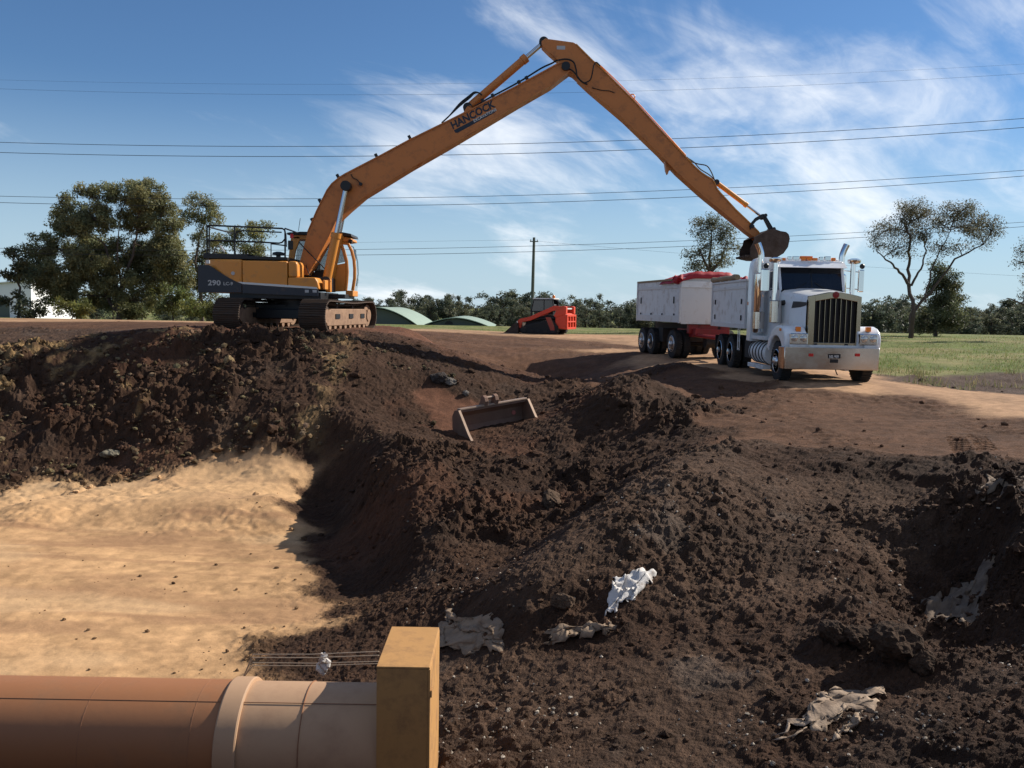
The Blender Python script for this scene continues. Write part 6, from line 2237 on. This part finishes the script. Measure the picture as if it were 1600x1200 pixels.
def scatter(name, X, Y, S, vf, cols, sink=0.25):
    Z = ground(X, Y, True)[0]
    shapes = [lump(vf, 900 + i, 0.15) for i in range(14)]
    nv, nf = len(vf[0]), len(vf[1])
    n = len(X)
    VV = np.empty((n, nv, 3), np.float32)
    kind = rng.integers(0, 14, n)
    th = rng.uniform(0, 6.283, n)
    c_, s_ = np.cos(th), np.sin(th)
    for i in range(14):
        m_ = kind == i
        v = shapes[i]
        x = v[None, :, 0] * c_[m_, None] - v[None, :, 1] * s_[m_, None]
        y = v[None, :, 0] * s_[m_, None] + v[None, :, 1] * c_[m_, None]
        z = np.repeat(v[None, :, 2], m_.sum(), 0) * 0.8
        VV[m_] = np.stack([x, y, z], -1) * S[m_, None, None]
    VV[:, :, 0] += X[:, None]
    VV[:, :, 1] += Y[:, None]
    VV[:, :, 2] += (Z + S * sink)[:, None]
    FF = (vf[1][None] + (np.arange(n) * nv)[:, None, None]).reshape(-1, 3)
    me_ = np_mesh(name, VV.reshape(-1, 3), FF, m_soil, smooth=False)
    set_col(me_, np.repeat(cols, nv, 0))
    o = bpy.data.objects.new(name, me_)
    COL.objects.link(o)
    return o


def clod_points(n, ymin, ymax, power):
    Y = 1 / rng.uniform(1 / ymax, 1 / ymin, n)
    X = Y * rng.uniform(-0.66, 0.66, n)
    Z, Wt, R = base_fields(X, Y)
    patch = smooth(-0.22, 0.30, fbm(X * 0.55 + 3, Y * 0.55, 3, 21))
    keep = rng.uniform(0, 1, n) < np.clip(R - 0.18, 0, 1) ** power * (0.16 + 0.84 * patch)
    return X[keep], Y[keep], Wt[keep]


X, Y, Wt = clod_points(90000, 5.2, 27, 1.0)
k = np.clip(Y / 15.0, 0.38, 1.3)
S = k * (0.012 + 0.060 * rng.uniform(0, 1, len(X)) ** 3.4)
cols = soil_color(X, Y, Wt) * rng.uniform(0.8, 1.6, (len(X), 1))
tag(scatter("soil_clods", X, Y, S, ICO1, cols, 0.22), "loose dark clods strewn over the dug slopes", "clods", kind="stuff")
X, Y, Wt = clod_points(5200, 6.5, 27, 2.2)
S = np.clip(Y / 17.0, 0.3, 1.1) * (0.045 + 0.10 * rng.uniform(0, 1, len(X)) ** 3.0)
cols = soil_color(X, Y, Wt) * rng.uniform(0.85, 1.4, (len(X), 1))
tag(scatter("large_clods", X, Y, S, ICO2, cols, 0.15), "bigger lumps of clay among the clods on the slopes", "clods", kind="stuff")
# yellow grey stones on the face of the excavator mound
n = 9000
X = rng.uniform(-13, -1.5, n)
Y = rng.uniform(17.4, 23.2, n)
Z, Wt, R = base_fields(X, Y)
keep = (R > 0.6) & (fbm(X * 0.9, Y * 0.9, 3, 431) + 0.5 * fbm(X * 3, Y * 3, 2, 433) > rng.uniform(0.0, 0.9, n))
X, Y = X[keep], Y[keep]
S = 0.02 + 0.075 * rng.uniform(0, 1, len(X)) ** 3.6
cols = np.array((0.13, 0.092, 0.052))[None] * rng.uniform(0.35, 1.5, (len(X), 1)) * (1 + rng.normal(0, .06, (len(X), 3)))
tag(scatter("shale_stones", X, Y, S, ICO1, np.clip(cols, .02, .5)), "yellow grey stones in the face of the excavator mound", "stones", kind="stuff")
# crumbs on the sand floor and the bench, pale chips on the near slope
n = 2600
Y = 1 / rng.uniform(1 / 17.0, 1 / 6.8, n)
X = Y * rng.uniform(-0.62, 0.6, n)
Z, Wt, R = base_fields(X, Y)
Sw = Wt[:, CLS.index('S')]
keep = (Sw > 0.5) & (rng.uniform(0, 1, n) < 0.12 + 0.6 * smooth(-4.5, -2.4, X) * smooth(12, 9, Y) + 0.25 * smooth(.2, .6, fbm(X * .6, Y * 2, 3, 441)))
X, Y = X[keep], Y[keep]
S = 0.008 + 0.03 * rng.uniform(0, 1, len(X)) ** 3
tag(scatter("sand_crumbs", X, Y, S, ICO1, np.array((0.14, 0.085, 0.045))[None] * rng.uniform(.6, 1.5, (len(X), 1))), "small brown crumbs of soil on the sand floor", "crumbs", kind="stuff")
n = 2600
Y = 1 / rng.uniform(1 / 13.0, 1 / 5.4, n)
X = Y * rng.uniform(-0.12, 0.62, n)
keep = fbm(X * 1.1, Y * 1.1, 3, 451) + .4 * fbm(X * 4, Y * 4, 2, 453) > rng.uniform(-.1, .8, n)
X, Y = X[keep], Y[keep]
S = 0.006 + 0.018 * rng.uniform(0, 1, len(X)) ** 2.5
tag(scatter("pale_chips", X, Y, S, ICO1, np.array((0.36, 0.31, 0.25))[None] * rng.uniform(.5, 1.3, (len(X), 1))), "pale gravel chips sprinkled over the near slope", "gravel", kind="stuff")


def hit(px, py):
    """where a line of sight meets the ground"""
    d = np.geomspace(4.5, 60, 900)
    v = ray(px, py)
    t = d / v.y
    Xr, Yr, Zr = CAM.x + v.x * t, CAM.y + v.y * t, CAM.z + v.z * t
    zg_ = ground(Xr, Yr, False)[0]
    i = int(np.argmax(Zr < zg_))
    return Vector((Xr[i], Yr[i], zg_[i]))


# single lumps that stand out
def boulder(name, label, px, py, size, color, cat, seed, sq=(1, 1, 1)):
    p = hit(px, py)
    v = lump(ICO4, seed, 0.0)
    q = v * 2.4 + seed
    rn = fbm(q[:, 0] + q[:, 2] * .6, q[:, 1] - q[:, 2] * .8, 4, seed) * .22 + clodfield(q[:, 0] * 1.0 + q[:, 2], q[:, 1] + q[:, 2] * .7, 0.55, seed, .8) * .16
    v = v * (0.92 + rn)[:, None]
    v = v * np.array(sq)[None] * size
    me_ = np_mesh(name, v, ICO4[1], m_soil, smooth=False)
    vv = 1 + 0.5 * fbm(v[:, 0] * 14 + seed, v[:, 1] * 14 + v[:, 2] * 9, 3, seed)
    set_col(me_, np.clip(np.array(color)[None] * vv[:, None], .01, .6))
    o = bpy.data.objects.new(name, me_)
    COL.objects.link(o)
    o.location = (p.x, p.y, ground([p.x], [p.y], True)[0][0] + size * sq[2] * 0.35)
    tag(o, label, cat)
    return o


DK = (0.05, 0.030, 0.019)
boulder("rock", "flat grey rock on the red soil left of the mud bucket", 703, 603, 0.19, (0.15, 0.13, 0.11), "rock", 3, (1.3, 1, .7))
boulder("rock", "dark angular rock beside the flat grey rock", 684, 600, 0.20, (0.05, 0.04, 0.035), "rock", 4, (1.2, 1, .7))
boulder("rock", "small grey stone on the red soil nearest the mud bucket", 728, 622, 0.10, (0.19, 0.165, 0.14), "rock", 5)
boulder("rock", "square pale stone low on the excavator mound", 172, 708, 0.17, (0.17, 0.15, 0.11), "rock", 6, (1.1, .8, .8))
boulder("rock", "bright yellow boulder high on the excavator mound", 358, 580, 0.22, (0.22, 0.155, 0.08), "rock", 7, (.9, .8, 1.0))
boulder("clay_lump", "largest dark clay lump above the lower right cloth", 1398, 1040, 0.20, DK, "clay lump", 8, (1.3, 1, .85))
boulder("clay_lump", "round clay lump left of the largest one at lower right", 1345, 1018, 0.17, DK, "clay lump", 9, (1.1, 1, .9))
boulder("clay_lump", "ragged clay lump at the top of the lower right cluster", 1300, 1010, 0.16, DK, "clay lump", 10)
boulder("clay_lump", "clay lump at the right end of the lower right cluster", 1440, 1058, 0.13, DK, "clay lump", 11)
boulder("clay_lump", "small lone clay lump casting a shadow on smooth soil", 1203, 1104, 0.055, DK, "clay lump", 12)
boulder("clay_lump", "dark clod near the bottom edge of the near slope", 1042, 1155, 0.05, DK, "clay lump", 13)
boulder("clay_lump", "brown clay lump in the middle of the pit fill", 862, 795, 0.22, (0.085, 0.055, 0.036), "clay lump", 14)
boulder("clay_lump", "clay lump just above the long beige cloth strip", 880, 955, 0.12, (0.085, 0.055, 0.036), "clay lump", 15)

# torn cloth
m_clothw = mat("white_cloth", (0.55, 0.52, 0.49), 0.85, var=0.10, vscale=6, dirt=(0.22, 0.15, 0.10), dirt_amt=0.35, dirt_scale=7, bump=0.3)
m_clothb = mat("soiled_beige_cloth", (0.27, 0.19, 0.125), 0.9, var=0.2, vscale=6, dirt=(0.13, 0.085, 0.055), dirt_amt=0.5, dirt_scale=5, bump=0.4)
m_clothd = mat("mud_soaked_cloth", (0.17, 0.12, 0.08), 0.9, var=0.3, vscale=6, dirt=(0.07, 0.045, 0.03), dirt_amt=0.7, dirt_scale=5, bump=0.4)
m_clothg = mat("pale_geotextile", (0.34, 0.25, 0.175), 0.9, var=0.25, vscale=5, dirt=(0.11, 0.07, 0.045), dirt_amt=0.62, dirt_scale=4, bump=0.4)


def rag(label, corners, material, amp, seed, lift=0.015, n=(34, 26), freq=6.0, rip=0.10):
    H = [hit(*c) for c in corners]
    V_ = []
    for j in range(n[1]):
        for i in range(n[0]):
            u, v = i / (n[0] - 1), j / (n[1] - 1)
            p = H[0] * (1 - u) * (1 - v) + H[1] * u * (1 - v) + H[2] * u * v + H[3] * (1 - u) * v
            V_.append((p.x, p.y, u, v))
    A = np.array(V_)
    Lx = (H[1] - H[0]).length
    ed = np.minimum.reduce([A[:, 2], 1 - A[:, 2], A[:, 3], 1 - A[:, 3]])
    jx = fbm(A[:, 2] * 5 + seed, A[:, 3] * 5, 4, seed) * rip * Lx * 1.6
    jy = fbm(A[:, 2] * 5 - seed, A[:, 3] * 5 + 7, 4, seed + 3) * rip * Lx * 1.6
    X_, Y_ = A[:, 0] + jx, A[:, 1] + jy
    Z_ = ground(X_, Y_, True)[0].reshape(n[1], n[0])
    for _ in range(5):
        Zp = np.pad(Z_, 1, mode='edge')
        Z_ = (Zp[:-2, 1:-1] + Zp[2:, 1:-1] + Zp[1:-1, :-2] + Zp[1:-1, 2:] + 2 * Z_) / 6
    Z_ = Z_.ravel()
    f1 = 1 - np.abs(fbm(A[:, 2] * freq * .45 + A[:, 3] * freq * .35 + seed, A[:, 3] * freq * .25, 2, seed + 9)) * 2.4
    f2 = 1 - np.abs(fbm(A[:, 2] * freq * 0.9, A[:, 3] * freq * 0.5 + seed, 2, seed + 15)) * 2.4
    Z_ = Z_ + lift + amp * np.clip(ed * 9, -0.1, 1) * (np.clip(f1, 0, 1) ** 1.6 + 0.5 * np.clip(f2, 0, 1) ** 1.6) - 0.03 * (ed < 0.06) * (fbm(A[:, 2] * 9, A[:, 3] * 9, 2, seed) > 0)
    keep_v = fbm(A[:, 2] * 7 + seed, A[:, 3] * 7, 3, seed + 21) + ed * 3.0 > -0.12
    idr = np.arange(n[0] * n[1]).reshape(n[1], n[0])
    Fq = np.stack([idr[:-1, :-1], idr[:-1, 1:], idr[1:, 1:], idr[1:, :-1]], -1).reshape(-1, 4)
    Fq = Fq[keep_v[Fq].all(1)]
    me_ = np_mesh("torn_cloth", np.stack([X_, Y_, Z_], 1), Fq, material)
    bm = bmesh.new()
    bm.from_mesh(me_)
    bmesh.ops.delete(bm, geom=[v for v in bm.verts if not v.link_faces], context='VERTS')
    bm.to_mesh(me_)
    bm.free()
    o = bpy.data.objects.new("torn_cloth", me_)
    COL.objects.link(o)
    md_ = o.modifiers.new("thick", 'SOLIDIFY')
    md_.thickness = 0.006
    tag(o, label, "cloth")
    return o


rag("crumpled white cloth half buried in the near slope", [(942, 966), (992, 948), (1028, 900), (960, 912)], m_clothw, 0.07, 3)
rag("narrow beige cloth strip trailing from the white cloth", [(850, 1006), (965, 986), (960, 974), (850, 996)], m_clothb, 0.045, 5, n=(34, 12))
rag("soiled beige cloth crumpled beside the ochre box", [(672, 1012), (784, 1028), (790, 984), (690, 962)], m_clothb, 0.06, 7)
rag("pale torn cloth spread at the lower right", [(1205, 1168), (1352, 1128), (1384, 1078), (1280, 1092)], m_clothg, 0.035, 9)
rag("small beige cloth scrap right of the pale torn cloth", [(1300, 1170), (1345, 1150), (1340, 1140), (1305, 1158)], m_clothg, 0.04, 10, n=(20, 12))
rag("torn grey cloth hanging from the dark bank at right", [(1440, 985), (1520, 985), (1560, 842), (1445, 935)], m_clothd, 0.055, 11, freq=9)
rag("cloth edge sticking out of the bank at the right border", [(1522, 795), (1610, 800), (1610, 738), (1545, 765)], m_clothd, 0.05, 13)
# rag knotted on the strings
p = PY(505, 1038, 7.75)
m = MB()
for k in range(3):
    pts = [(p.x + 0.03 * math.sin(i * 1.1 + k * 2) + (k - 1) * 0.022, p.y + 0.015 * math.cos(i * 1.7 + k), p.z + 0.10 - 0.028 * i) for i in range(8)]
    m.tube(pts, [0.010 + 0.016 * abs(math.sin(i * 0.9 + k)) for i in range(8)], 7)
o = m.build("knotted_rag", m_clothw, None, smooth=True)
tag(o, "small pale rag knotted on the strings behind the pipe", "cloth")

for o in bpy.data.objects:
    if "_org" in o:
        del o["_org"]
